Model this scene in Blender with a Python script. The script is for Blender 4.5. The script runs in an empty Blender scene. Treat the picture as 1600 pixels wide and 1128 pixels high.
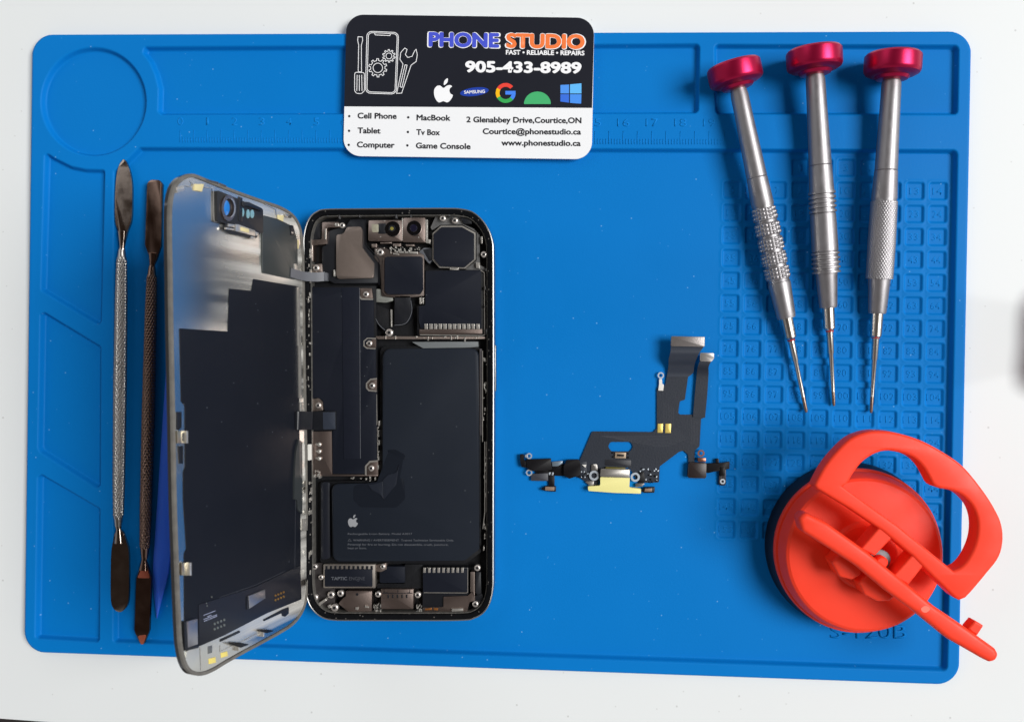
import bpy, bmesh, math, random
import numpy as np
from mathutils import Vector, Matrix, Euler
from mathutils.geometry import tessellate_polygon

random.seed(7)
rng = np.random.default_rng(7)
S = 0.001                                    # lengths below are in millimetres
scene = bpy.context.scene
COL = scene.collection

# ------------------------------------------------------------------ camera
PW, PH, FPX = 1600.0, 1128.0, 1350.0          # photograph size, focal length in its pixels
CAM_ROT = Euler((math.radians(-0.28), math.radians(3.03), math.radians(0.93)), 'XYZ')
CAM_LOC = Vector((26.9, -1.6, 314.2))
cd = bpy.data.cameras.new('camera')
cam = bpy.data.objects.new('camera', cd)
COL.objects.link(cam)
cam.location = CAM_LOC * S
cam.rotation_euler = CAM_ROT
cd.sensor_width = 36.0
cd.lens = FPX / PW * 36.0
cd.clip_start = 0.005
cd.clip_end = 20.0
cd.dof.use_dof = True
cd.dof.focus_distance = 0.303
cd.dof.aperture_fstop = 15.0
scene.camera = cam

# ------------------------------------------------------------------ light
world = bpy.data.worlds.new('World')
scene.world = world
world.use_nodes = True
wn, wl = world.node_tree.nodes, world.node_tree.links
bg = wn['Background']
tc = wn.new('ShaderNodeTexCoord')
sx = wn.new('ShaderNodeSeparateXYZ')
rp = wn.new('ShaderNodeValToRGB')
wl.new(tc.outputs['Generated'], sx.inputs[0])
wl.new(sx.outputs['Z'], rp.inputs[0])
wl.new(rp.outputs[0], bg.inputs['Color'])
rp.color_ramp.elements[0].position = 0.0
rp.color_ramp.elements[0].color = (0.62, 0.63, 0.66, 1)      # pale walls at the level of the table
rp.color_ramp.elements[1].position = 0.84
rp.color_ramp.elements[1].color = (0.06, 0.045, 0.038, 1)     # dim ceiling and the person bending over
e = rp.color_ramp.elements.new(0.55)
e.color = (0.50, 0.49, 0.49, 1)
bg.inputs['Strength'].default_value = 0.72


def area(name, loc, target, sx_, sy_, watts, color):
    ld = bpy.data.lights.new(name, 'AREA')
    ld.shape = 'RECTANGLE'
    ld.size, ld.size_y = sx_, sy_
    ld.energy = watts
    ld.color = color
    o = bpy.data.objects.new(name, ld)
    COL.objects.link(o)
    o.location = loc
    o.rotation_euler = (Vector(target) - Vector(loc)).to_track_quat('-Z', 'Y').to_euler()
    return o


area('ceiling_light', (2.6, 0.28, 3.05), (0.0, 0.0, 0.0), 1.8, 1.8, 183.0, (1.0, 1.0, 0.99))
area('left_fill_light', (-0.75, 0.55, 0.85), (0.0, 0.0, 0.0), 0.6, 0.6, 1.3, (0.93, 0.97, 1.0))  # unseen soft fill lamp lighting the left side from the upper left

scene.view_settings.view_transform = 'Standard'
scene.view_settings.look = 'None'
scene.view_settings.exposure = 0.0
scene.view_settings.gamma = 1.0
scene.cycles.max_bounces = 8

# ------------------------------------------------------------------ helpers
CR = CAM_ROT.to_matrix()


def ray(p):
    return CR @ Vector(((p[0] - PW / 2) / FPX, -(p[1] - PH / 2) / FPX, -1.0))


def proj(P):
    q = CR.transposed() @ (P - CAM_LOC)
    return (PW / 2 + FPX * q.x / -q.z, PH / 2 - FPX * q.y / -q.z)


class Plane:
    """A real plane in the scene; at() finds where a point of the photograph lies on it."""
    def __init__(self, o, n):
        self.o, self.n = Vector(o), Vector(n).normalized()
        t = Vector((1, 0, 0)) if abs(self.n.x) < 0.9 else Vector((0, 1, 0))
        self.u = (t - self.n * t.dot(self.n)).normalized()
        self.v = self.n.cross(self.u)

    def at(self, p, h=0.0):
        d = ray(p)
        o = self.o + self.n * h
        return CAM_LOC + d * ((o - CAM_LOC).dot(self.n) / d.dot(self.n))

    def uv(self, P):
        q = P - self.o
        return (q.dot(self.u), q.dot(self.v))

    def P(self, a, h):
        return self.o + self.u * a[0] + self.v * a[1] + self.n * h


HOR = Plane((0, 0, 0), (0, 0, 1))
hA, hB = HOR.at((476, 335), 9.5), HOR.at((477, 971), 9.5)
ax_ = (hA - hB).normalized()
hx = Vector((-1, 0, 0))
hx = (hx - ax_ * hx.dot(ax_)).normalized()
TILT = math.radians(74)
LID = Plane(hA, ax_.cross(hx * math.cos(TILT) + Vector((0, 0, 1)) * math.sin(TILT)))


def crop(x0, y0, s):
    return lambda *a: [(x0 + a[i] / s, y0 + a[i + 1] / s) for i in range(0, len(a), 2)]


cA = crop(470, 310, 4.5125)
cB = crop(470, 540, 5.0)
cC = crop(470, 740, 4.7)
cD = crop(240, 260, 4.027)
cE = crop(240, 520, 4.338)
cF = crop(240, 780, 3.889)
cK = crop(520, 10, 3.8095)      # business card
cX = crop(800, 510, 4.028)      # charging flex
cS = crop(1100, 640, 2.564)     # suction cup


def lin(c):
    c = c / 255.0
    return c / 12.92 if c <= 0.04045 else ((c + 0.055) / 1.055) ** 2.4


MATS = {}


def mat(name, rgb, rough=0.5, metal=0.0, var=0.0, vscale=40.0, bump=0.0, bscale=600.0, spec=0.5, coat=0.0, aniso=0.0,
        trans=0.0, sss=0.0, rvar=0.0, stretch=None, mvar=0.0, detail=5.0):
    """One procedural material: noise-varied colour, noise-varied gloss and a fine bump."""
    if name in MATS:
        return MATS[name]
    m = bpy.data.materials.new(name)
    m.use_nodes = True
    n, l = m.node_tree.nodes, m.node_tree.links
    b = n['Principled BSDF']
    c = tuple(lin(v) for v in rgb)
    b.inputs['Roughness'].default_value = rough
    b.inputs['Metallic'].default_value = metal
    b.inputs['Specular IOR Level'].default_value = spec
    b.inputs['Coat Weight'].default_value = coat
    b.inputs['Anisotropic'].default_value = aniso
    b.inputs['Transmission Weight'].default_value = trans
    if sss:
        b.inputs['Subsurface Weight'].default_value = sss
        b.inputs['Subsurface Radius'].default_value = (0.004, 0.0012, 0.0008)
        b.inputs['Subsurface Scale'].default_value = 1.0
    t = n.new('ShaderNodeTexCoord')
    mp = n.new('ShaderNodeMapping')
    l.new(t.outputs['Object'], mp.inputs[0])
    if stretch:
        mp.inputs['Scale'].default_value = stretch
    no = n.new('ShaderNodeTexNoise')
    no.inputs['Scale'].default_value = vscale
    no.inputs['Detail'].default_value = detail
    l.new(mp.outputs[0], no.inputs['Vector'])
    mix = n.new('ShaderNodeMix')
    mix.data_type = 'RGBA'
    mix.inputs['A'].default_value = tuple(v * (1 - var) for v in c) + (1,)
    mix.inputs['B'].default_value = tuple(min(1, v * (1 + var)) for v in c) + (1,)
    l.new(no.outputs['Fac'], mix.inputs['Factor'])
    l.new(mix.outputs['Result'], b.inputs['Base Color'])
    if rvar:
        mr = n.new('ShaderNodeMapRange')
        mr.inputs['From Min'].default_value = 0.3
        mr.inputs['From Max'].default_value = 0.7
        mr.inputs['To Min'].default_value = max(0.02, rough - rvar)
        mr.inputs['To Max'].default_value = rough + rvar
        l.new(no.outputs['Fac'], mr.inputs['Value'])
        l.new(mr.outputs[0], b.inputs['Roughness'])
    if mvar:
        mv = n.new('ShaderNodeMapRange')
        mv.inputs['From Min'].default_value = 0.36
        mv.inputs['From Max'].default_value = 0.64
        mv.inputs['To Min'].default_value = metal
        mv.inputs['To Max'].default_value = metal - mvar
        l.new(no.outputs['Fac'], mv.inputs['Value'])
        l.new(mv.outputs[0], b.inputs['Metallic'])
    if bump:
        n2 = n.new('ShaderNodeTexNoise')
        n2.inputs['Scale'].default_value = bscale
        n2.inputs['Detail'].default_value = 4.0
        l.new(mp.outputs[0], n2.inputs['Vector'])
        bp = n.new('ShaderNodeBump')
        bp.inputs['Strength'].default_value = bump
        bp.inputs['Distance'].default_value = 0.0003
        l.new(n2.outputs['Fac'], bp.inputs['Height'])
        l.new(bp.outputs[0], b.inputs['Normal'])
    MATS[name] = m
    return m


def link(name, me, m, parent=None, smooth=35.0):
    me.name = name
    if m is not None:
        me.materials.append(m)
    me.polygons.foreach_set('use_smooth', [True] * len(me.polygons))
    if smooth is not None:
        me.set_sharp_from_angle(angle=math.radians(smooth))
    o = bpy.data.objects.new(name, me)
    COL.objects.link(o)
    if parent is not None:
        o.parent = parent
        top = parent
        while top.parent is not None:
            top = top.parent
        if parent is top and top.type == 'EMPTY':
            o.matrix_parent_inverse = Matrix.Translation(-top.location)
    return o


def thing(name, label, cat, at=(0, 0, 0), group=None):
    o = bpy.data.objects.new(name, None)
    COL.objects.link(o)
    o.empty_display_size = 0.005
    o.location = Vector(at) * S
    return tag(o, label, cat, group)


def tag(o, label, cat, group=None):
    o['label'], o['category'] = label, cat
    if group:
        o['group'] = group
    return o


def bm_link(name, bm, m, parent=None, smooth=35.0, recalc=True):
    if recalc:
        bmesh.ops.recalc_face_normals(bm, faces=bm.faces)
    me = bpy.data.meshes.new(name)
    bm.to_mesh(me)
    bm.free()
    return link(name, me, m, parent, smooth)


def fillet(pts, r, seg=5):
    """Round the corners of a polygon; r is one radius or one per corner."""
    out = []
    n = len(pts)
    for i in range(n):
        rr = r[min(i, len(r) - 1)] if isinstance(r, (list, tuple)) else r
        p, a, b = Vector(pts[i]), Vector(pts[i - 1]), Vector(pts[(i + 1) % n])
        da, db = a - p, b - p
        la, lb = da.length, db.length
        if rr <= 0 or la < 1e-6 or lb < 1e-6:
            out.append(tuple(p))
            continue
        da /= la
        db /= lb
        ang = da.angle(db)
        if ang > math.radians(172):
            out.append(tuple(p))
            continue
        d = min(rr / math.tan(ang / 2), 0.48 * la, 0.48 * lb)
        rr = d * math.tan(ang / 2)
        c = p + (da + db).normalized() * (rr / math.sin(ang / 2))
        s, t = p + da * d - c, p + db * d - c
        tot = s.angle(t) if s.length > 1e-9 and t.length > 1e-9 else 0
        sg = 1 if s.x * t.y - s.y * t.x > 0 else -1
        for k in range(seg + 1):
            q = sg * tot * k / seg
            out.append((c.x + s.x * math.cos(q) - s.y * math.sin(q), c.y + s.x * math.sin(q) + s.y * math.cos(q)))
    return out


def rect(x0, y0, x1, y1):
    return [(x0, y0), (x1, y0), (x1, y1), (x0, y1)]


def ell(cx, cy, rx, ry=None, n=28, a0=0.0, a1=360.0, rot=0.0):
    ry = rx if ry is None else ry
    full = abs(a1 - a0) >= 360
    k = n if full else n + 1
    out = []
    for i in range(k):
        t = math.radians(a0 + (a1 - a0) * i / n)
        x, y = rx * math.cos(t), ry * math.sin(t)
        c, s = math.cos(math.radians(rot)), math.sin(math.radians(rot))
        out.append((cx + x * c - y * s, cy + x * s + y * c))
    return out


def spline(pts, n=8, closed=False):
    """Catmull-Rom through points (any dimension)."""
    P = [Vector(p) for p in pts]
    N = len(P)
    out = []
    for i in range(N if closed else N - 1):
        g = (lambda k: P[k % N]) if closed else (lambda k: P[max(0, min(N - 1, k))])
        p0, p1, p2, p3 = g(i - 1), g(i), g(i + 1), g(i + 2)
        for k in range(n):
            t = k / n
            out.append(0.5 * ((2 * p1) + (p2 - p0) * t + (2 * p0 - 5 * p1 + 4 * p2 - p3) * t * t + (3 * p1 - p0 - 3 * p2 + p3) * t ** 3))
    if not closed:
        out.append(P[-1])
    return [tuple(p) for p in out]


def plate(name, px, plane, h0, h1, m, parent=None, bevel=0.12, r=0.0, holes=None, smooth=35.0):
    """A slab whose upper outline is a polygon of the photograph laid on the plane at height h1."""
    px = fillet(px, r) if r else px
    bm = bmesh.new()
    tops = [plane.at(p, h1) for p in px]
    if holes:
        loops = [tops] + [[plane.at(p, h1) for p in hl] for hl in holes]
        d = plane.n * (h0 - h1)
        flat = [p for lp in loops for p in lp]
        tv = [bm.verts.new(p * S) for p in flat]
        bv = [bm.verts.new((p + d) * S) for p in flat]
        uvs = [[Vector((*plane.uv(p), 0)) for p in lp] for lp in loops]
        for tri in tessellate_polygon(uvs):
            try:
                bm.faces.new([tv[i] for i in tri])
                bm.faces.new([bv[i] for i in reversed(tri)])
            except ValueError:
                pass
        k = 0
        for lp in loops:
            n = len(lp)
            for i in range(n):
                a, b = k + i, k + (i + 1) % n
                bm.faces.new([tv[a], tv[b], bv[b], bv[a]])
            k += n
        return bm_link(name, bm, m, parent, smooth)
    add_slab(bm, tops, plane.n * (h1 - h0), bevel)
    return bm_link(name, bm, m, parent, smooth)


def add_slab(bm, tops, up, bevel):
    tv = [bm.verts.new(p * S) for p in tops]
    bv = [bm.verts.new((p - up) * S) for p in tops]
    n = len(tops)
    f = bm.faces.new(tv)
    bm.faces.new(list(reversed(bv)))
    for i in range(n):
        bm.faces.new([tv[(i + 1) % n], tv[i], bv[i], bv[(i + 1) % n]])
    if bevel > 0:
        try:
            bmesh.ops.bevel(bm, geom=list(f.edges), offset=bevel * S, segments=2, profile=0.5, affect='EDGES', clamp_overlap=True)
        except Exception:
            pass


SINGLES = {'bright_clip', 'brass_pad', 'brass_clip', 'gold_pad', 'test_pad', 'solder_pad', 'edge_notch', 'hook_post', 'amber_pad', 'small_connector', 'white_mark', 'capacitor', 'torn_adhesive'}


def plates(name, polys, plane, h0, h1, m, parent=None, bevel=0.08, r=0.0):
    """Small slabs: the teeth of one comb in one mesh, loose pads and clips each a mesh of its own."""
    if name in SINGLES and len(polys) > 1:
        return [plates(name, [q], plane, h0, h1, m, parent, bevel, r) for q in polys][0]
    bm = bmesh.new()
    for px in polys:
        px = fillet(px, r) if r else px
        add_slab(bm, [plane.at(p, h1) for p in px], plane.n * (h1 - h0), bevel)
    return bm_link(name, bm, m, parent)


def inset(px, plane, d, h):
    """Offset a smooth closed outline inwards by d millimetres on the plane; returns plane coordinates."""
    q = [Vector(plane.uv(plane.at(p, h))) for p in px]
    n = len(q)
    area2 = sum(q[i].x * q[(i + 1) % n].y - q[(i + 1) % n].x * q[i].y for i in range(n))
    sg = 1 if area2 > 0 else -1
    out = []
    for i in range(n):
        a, b, c = q[i - 1], q[i], q[(i + 1) % n]
        t1, t2 = (b - a).normalized(), (c - b).normalized()
        n1, n2 = Vector((-t1.y, t1.x)) * sg, Vector((-t2.y, t2.x)) * sg
        nn = n1 + n2
        nn = nn / max(0.4, nn.dot(n1) / 1.0) if nn.length > 1e-6 else n1
        out.append(b + nn * d)
    return out


def sweep_ring(name, px, plane, prof, m, parent=None, h=0.0, smooth=35.0):
    """Closed cross-section prof [(inset mm, height mm)] swept round an outline."""
    loops = [[plane.P(a, hh) for a in inset(px, plane, d, h)] for d, hh in prof]
    bm = bmesh.new()
    V = [[bm.verts.new(p * S) for p in lp] for lp in loops]
    n, k = len(px), len(prof)
    for j in range(k):
        for i in range(n):
            a, b = V[j], V[(j + 1) % k]
            bm.faces.new([a[i], a[(i + 1) % n], b[(i + 1) % n], b[i]])
    return bm_link(name, bm, m, parent, smooth)


def lathe(name, A, B, prof, m, parent=None, seg=48, mod=None, smooth=35.0, cap=True):
    """prof: [(distance from A towards B in mm, radius mm)]; mod(theta, dist) adds to the radius."""
    w = (B - A).normalized()
    u = (Vector((0, 0, 1)) - w * w.z)
    u = u.normalized() if u.length > 1e-3 else Vector((1, 0, 0))
    v = w.cross(u)
    bm = bmesh.new()
    rings = []
    for d, r in prof:
        rg = []
        for i in range(seg):
            t = 2 * math.pi * i / seg
            rr = max(1e-3, r + (mod(t, d) if mod else 0))
            rg.append(bm.verts.new((A + w * d + (u * math.cos(t) + v * math.sin(t)) * rr) * S))
        rings.append(rg)
    for a, b in zip(rings, rings[1:]):
        for i in range(seg):
            bm.faces.new([a[i], a[(i + 1) % seg], b[(i + 1) % seg], b[i]])
    if cap:
        bm.faces.new(list(reversed(rings[0])))
        bm.faces.new(rings[-1])
    return bm_link(name, bm, m, parent, smooth)


def disc(name, c, z0, z1, r, m, parent=None, dome=0.0, n=20, bevel=0.1):
    """An upright round thing (screw head, lens, ring hub) centred on a photograph point."""
    P = HOR.at(c, z1)
    A = Vector((P.x, P.y, z0))
    pr = [(0, r), (z1 - z0 - bevel, r), (z1 - z0, r - bevel)]
    if dome:
        pr += [(z1 - z0 + dome * 0.7, (r - bevel) * 0.7), (z1 - z0 + dome, (r - bevel) * 0.2)]
    return lathe(name, A, A + Vector((0, 0, 1)), pr, m, parent, seg=n)


def tube(name, pts, rad, m, parent=None, seg=12, flat=1.0, smooth=50.0):
    """Swept round (or flattened) section along 3D points; rad one or per point."""
    n = len(pts)
    R = rad if isinstance(rad, (list, tuple)) else [rad] * n
    bm = bmesh.new()
    rings = []
    for i, p in enumerate(pts):
        t = (pts[min(n - 1, i + 1)] - pts[max(0, i - 1)]).normalized()
        up = Vector((0, 0, 1))
        sd = t.cross(up)
        sd = sd.normalized() if sd.length > 1e-3 else Vector((1, 0, 0))
        up = sd.cross(t)
        rings.append([bm.verts.new((p + (sd * math.cos(2 * math.pi * k / seg) + up * flat * math.sin(2 * math.pi * k / seg)) * R[i]) * S) for k in range(seg)])
    for a, b in zip(rings, rings[1:]):
        for k in range(seg):
            bm.faces.new([a[k], a[(k + 1) % seg], b[(k + 1) % seg], b[k]])
    bm.faces.new(list(reversed(rings[0])))
    bm.faces.new(rings[-1])
    return bm_link(name, bm, m, parent, smooth)


def ribbon(name, pts, width, thick, m, parent=None, side=None):
    """A flat flexible strip through 3D points; side = its width direction."""
    bm = bmesh.new()
    rings = []
    n = len(pts)
    for i, p in enumerate(pts):
        t = (pts[min(n - 1, i + 1)] - pts[max(0, i - 1)]).normalized()
        sd = Vector(side).normalized() if side else t.cross(Vector((0, 0, 1))).normalized()
        sd = (sd - t * sd.dot(t)).normalized()
        up = sd.cross(t)
        w = width[i] if isinstance(width, (list, tuple)) else width
        rings.append([bm.verts.new((p + sd * a * w / 2 + up * b * thick / 2) * S) for a, b in ((-1, -1), (1, -1), (1, 1), (-1, 1))])
    for a, b in zip(rings, rings[1:]):
        for k in range(4):
            bm.faces.new([a[k], a[(k + 1) % 4], b[(k + 1) % 4], b[k]])
    bm.faces.new(list(reversed(rings[0])))
    bm.faces.new(rings[-1])
    return bm_link(name, bm, m, parent)


def strip(name, left, right, zs, thick, m, parent=None):
    """A flexible ribbon between two traced edges, its height given along the way."""
    bm = bmesh.new()
    L = [HOR.at(p, z) for p, z in zip(left, zs)]
    R = [HOR.at(p, z) for p, z in zip(right, zs)]
    L, R = [Vector(p) for p in spline(L, 6)], [Vector(p) for p in spline(R, 6)]
    dz = Vector((0, 0, thick))
    rings = [[bm.verts.new(p * S) for p in (a, b, b + dz, a + dz)] for a, b in zip(L, R)]
    for a, b in zip(rings, rings[1:]):
        for k in range(4):
            bm.faces.new([a[k], a[(k + 1) % 4], b[(k + 1) % 4], b[k]])
    bm.faces.new(list(reversed(rings[0])))
    bm.faces.new(rings[-1])
    return bm_link(name, bm, m, parent, 50)


def stroke(name, lines, width, plane, h, m, parent=None, closed=()):
    """Inked or etched lines of constant width (photograph pixels), all of one drawing."""
    bm = bmesh.new()
    for li, pts in enumerate(lines):
        P = [Vector(p) for p in pts]
        cl = li in closed
        n = len(P)
        L, Rr = [], []
        for i in range(n):
            a = P[i - 1] if (i > 0 or cl) else P[i]
            c = P[(i + 1) % n] if (i < n - 1 or cl) else P[i]
            t1 = (P[i] - a).normalized() if (P[i] - a).length > 1e-9 else (c - P[i]).normalized()
            t2 = (c - P[i]).normalized() if (c - P[i]).length > 1e-9 else t1
            n1, n2 = Vector((-t1.y, t1.x)), Vector((-t2.y, t2.x))
            nn = n1 + n2
            nn = nn / max(0.5, nn.dot(n1)) if nn.length > 1e-6 else n1
            L.append(bm.verts.new(plane.at(P[i] + nn * width / 2, h) * S))
            Rr.append(bm.verts.new(plane.at(P[i] - nn * width / 2, h) * S))
        for i in range(n if cl else n - 1):
            j = (i + 1) % n
            f = bm.faces.new([L[i], L[j], Rr[j], Rr[i]])
    o = bm_link(name, bm, m, parent, None, recalc=False)
    return o


def flatpoly(name, polys, plane, h, m, parent=None):
    """Printed shapes: ink lying on a surface."""
    bm = bmesh.new()
    for px in polys:
        bm.faces.new([bm.verts.new(plane.at(p, h) * S) for p in px])
    return bm_link(name, bm, m, parent, None, recalc=False)


def glyphs(text, bold=0.0, space=1.0):
    cu = bpy.data.curves.new('t', 'FONT')
    cu.body = text
    cu.size = 1.0
    cu.offset = bold
    cu.space_character = space
    cu.resolution_u = 4
    cu.fill_mode = 'FRONT'
    o = bpy.data.objects.new('t', cu)
    COL.objects.link(o)
    bpy.context.view_layer.update()
    me = bpy.data.meshes.new_from_object(o)
    bpy.data.objects.remove(o)
    bpy.data.curves.remove(cu)
    return me


def lettering(name, text, p0, p1, cap, plane, h, m, parent=None, bold=0.0, thick=0.0, space=1.0, up=None):
    """Writing fitted between two baseline points, capitals cap pixels high."""
    me = glyphs(text, 0.0, space)
    co = np.empty(len(me.vertices) * 3)
    me.vertices.foreach_get('co', co)
    co = co.reshape(-1, 3)
    x0, x1 = co[:, 0].min() - bold, co[:, 0].max() + bold
    capref = 0.682 + 2 * bold                        # height of a capital in the built-in font
    p0, p1 = Vector(p0), Vector(p1)
    d = (p1 - p0)
    upv = Vector(up) if up else Vector((d.y, -d.x)).normalized()
    if bold:                                         # heavier strokes: the same letter set down several times, a hair apart
        src = me
        bm = bmesh.new()
        offs = [(bold * math.cos(math.pi * k / 4), bold * math.sin(math.pi * k / 4)) for k in range(8)] + [(0, 0)]
        polys = [list(p.vertices) for p in src.polygons]
        for k, (ox, oy) in enumerate(offs):
            vs = [bm.verts.new(plane.at(p0 + d * ((x + ox - x0) / (x1 - x0)) + upv * (cap * (y + oy + bold) / capref), h + 0.0022 * k) * S) for x, y, z in co]
            for q in polys:
                bm.faces.new([vs[i] for i in q])
        me = bpy.data.meshes.new(name)
        bm.to_mesh(me)
        bm.free()
        bpy.data.meshes.remove(src)
        return link(name, me, m, parent, None)
    for v, (x, y, z) in zip(me.vertices, co):
        v.co = plane.at(p0 + d * ((x - x0) / (x1 - x0)) + upv * (cap * y / capref), h) * S
    if thick:
        bm = bmesh.new()
        bm.from_mesh(me)
        g = bmesh.ops.extrude_face_region(bm, geom=bm.faces[:])
        vs = [x for x in g['geom'] if isinstance(x, bmesh.types.BMVert)]
        for v in vs:
            v.co = v.co - plane.n * thick * S
        bmesh.ops.recalc_face_normals(bm, faces=bm.faces)
        bm.to_mesh(me)
        bm.free()
    me.update()
    return link(name, me, m, parent, None)

# ------------------------------------------------------------------ the surface
M_TABLE = mat('white_laminate', (229, 232, 232), rough=0.55, var=0.03, vscale=9, bump=0.02, bscale=900, rvar=0.05, spec=0.2)
e0, e1 = HOR.at((-2, 1124.0), 0), HOR.at((62, 1128.6), 0)
ed = (e1 - e0).normalized()
L0, L1 = e0 - ed * 500, e0 + ed * 900
far = Vector((-ed.y, ed.x, 0)) * 700
bm = bmesh.new()
add_slab(bm, [L0, L1, L1 + far, L0 + far], Vector((0, 0, 25)), 1.2)
o = bm_link('work_surface', bm, M_TABLE)
o['kind'] = 'structure'
bm = bmesh.new()
add_slab(bm, [Vector((x, y, -720)) for x, y in ((-3000, -3000), (3000, -3000), (3000, 3000), (-3000, 3000))], Vector((0, 0, 10)), 0)
o = bm_link('floor', bm, mat('dark_floor', (46, 40, 38), rough=0.6, var=0.2, vscale=6))
o['kind'] = 'structure'

# ------------------------------------------------------------------ blue silicone repair mat
TOP, FLOOR_Z = 3.0, 0.7
MW, MH, STEP = 340.0, 229.7, 0.3


def matmm(px, z=TOP):
    return [tuple(HOR.at(p, z).xy) for p in px]


def poly_sdf(X, Y, pts):
    """Signed distance (negative inside) of many points to a polygon."""
    d2 = np.full(X.shape, 1e9)
    inside = np.zeros(X.shape, bool)
    n = len(pts)
    for i in range(n):
        ax, ay = pts[i]
        bx, by = pts[(i + 1) % n]
        ex, ey = bx - ax, by - ay
        wx, wy = X - ax, Y - ay
        t = np.clip((wx * ex + wy * ey) / (ex * ex + ey * ey + 1e-12), 0, 1)
        d2 = np.minimum(d2, (wx - ex * t) ** 2 + (wy - ey * t) ** 2)
        c = ((ay <= Y) != (by <= Y))
        with np.errstate(divide='ignore', invalid='ignore'):
            xi = ax + (Y - ay) * ex / (ey if abs(ey) > 1e-12 else 1e-12)
        inside ^= c & (X < xi)
    d = np.sqrt(d2)
    return np.where(inside, -d, d)


def sstep(t):
    t = np.clip(t, 0, 1)
    return t * t * (3 - 2 * t)


nx, ny = int(MW / STEP) + 1, int(MH / STEP) + 1
gx, gy = np.linspace(-MW / 2, MW / 2, nx), np.linspace(-MH / 2, MH / 2, ny)
GX, GY = np.meshgrid(gx, gy)
CRN = 8.0
qx, qy = np.abs(GX) - (MW / 2 - CRN), np.abs(GY) - (MH / 2 - CRN)
sd_out = np.hypot(np.maximum(qx, 0), np.maximum(qy, 0)) + np.minimum(np.maximum(qx, qy), 0) - CRN
k_ = np.where((qx > 0) & (qy > 0) & (sd_out > 0), CRN / np.maximum(np.hypot(qx, qy), 1e-6), 1.0)
PX = np.where(k_ < 1, np.sign(GX) * (MW / 2 - CRN + qx * k_), GX)
PY = np.where(k_ < 1, np.sign(GY) * (MH / 2 - CRN + qy * k_), GY)
dd = np.clip(-sd_out, 0, 0.9)
Z = TOP - 0.9 + np.sqrt(np.maximum(0.81 - (0.9 - dd) ** 2, 0))
# recesses, traced at the lip
REC = [
    fillet([(177, 268), (200, 247), (217, 230), (1497, 233.5), (1481, 1049), (176, 1004)], [4, 10, 6, 9, 9, 6]),
    fillet([(69, 236), (84, 246), (111, 259.5), (133, 264), (164, 265), (158.5, 504), (152, 508), (63, 454)], [5, 0, 0, 5, 5, 5, 4, 6]),
    fillet([(69, 487), (62, 490), (58.5, 700), (62, 707), (150, 763), (157, 760), (158, 541)], [4, 4, 4, 4, 5, 5, 5]),
    fillet([(64, 740), (58, 745), (54, 998), (155.5, 1004), (156.5, 794)], [4, 4, 6, 6, 5]),
    ell(146, 159.2, 82.8, 85.2, 72),
    fillet([(225, 73), (222, 83), (233, 97), (241.5, 116), (247, 138), (246, 175), (252, 180), (1092, 178), (1094, 68)], [5, 5, 0, 0, 0, 5, 5, 8, 8]),
    fillet([(1116, 69), (1499, 70), (1497, 180), (1117, 179)], [7, 9, 7, 7]),
]
DEPTH = TOP - FLOOR_Z
for i, px in enumerate(REC):
    pts = matmm(px)
    xs, ys = [p[0] for p in pts], [p[1] for p in pts]
    ix = slice(max(0, np.searchsorted(gx, min(xs)) - 6), np.searchsorted(gx, max(xs)) + 6)
    iy = slice(max(0, np.searchsorted(gy, min(ys)) - 6), np.searchsorted(gy, max(ys)) + 6)
    d = poly_sdf(GX[iy, ix], GY[iy, ix], pts)
    dep = DEPTH if i != 4 else DEPTH * 0.9
    Z[iy, ix] -= dep * sstep((-d + 0.15) / 1.35)
# numbered screw cells
c00, c09, cR = HOR.at((1144, 297), FLOOR_Z), HOR.at((1466, 297), FLOOR_Z), HOR.at((1136, 827), FLOOR_Z)
PITX = (c09.x - c00.x) / 9
PITY = (c00.y - cR.y) / 15
CELLS = []
num = 1
for r in range(-1, 16):
    for c in (range(3, 7) if r == -1 else range(10)):
        x, y = c00.x + PITX * c, c00.y - PITY * r
        CELLS.append((num, x, y))
        num += 1
        ix = slice(np.searchsorted(gx, x - 5), np.searchsorted(gx, x + 5))
        iy = slice(np.searchsorted(gy, y - 5), np.searchsorted(gy, y + 5))
        ax2, ay2 = np.abs(GX[iy, ix] - x) - 2.2, np.abs(GY[iy, ix] - y) - 2.2
        d = np.hypot(np.maximum(ax2, 0), np.maximum(ay2, 0)) + np.minimum(np.maximum(ax2, ay2), 0) - 0.9
        Z[iy, ix] -= 0.62 * sstep((-d + 0.1) / 0.6)
        Z[iy, ix] += 0.10 * np.exp(-((d - 0.45) / 0.4) ** 2)
# the rubber is not perfectly flat
Z += 0.05 * np.sin(GX / 31.0 + 1.0) * np.cos(GY / 27.0) * np.clip(-sd_out / 10, 0, 1)
idx = np.arange(nx * ny).reshape(ny, nx)
quads = np.stack([idx[:-1, :-1], idx[:-1, 1:], idx[1:, 1:], idx[1:, :-1]], -1).reshape(-1, 4)
border = np.concatenate([idx[0, :-1], idx[:-1, -1], idx[-1, :0:-1], idx[:0:-1, 0]])
top_co = np.stack([PX, PY, Z], -1).reshape(-1, 3)
low = top_co[border].copy()
low[:, 2] = 0.0
base = nx * ny
nb = len(border)
k = np.arange(nb)
skirt = np.stack([border, base + k, base + (k + 1) % nb, border[(k + 1) % nb]], -1)
allq = np.concatenate([quads, skirt]).astype(np.int32)
co = np.concatenate([top_co, low]) * S
me = bpy.data.meshes.new('surface')
me.vertices.add(len(co))
me.vertices.foreach_set('co', co.astype(np.float32).ravel())
me.loops.add(allq.size)
me.loops.foreach_set('vertex_index', allq.ravel())
me.polygons.add(len(allq))
me.polygons.foreach_set('loop_start', np.arange(0, allq.size, 4, dtype=np.int32))
me.update(calc_edges=True)
me.validate()
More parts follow.
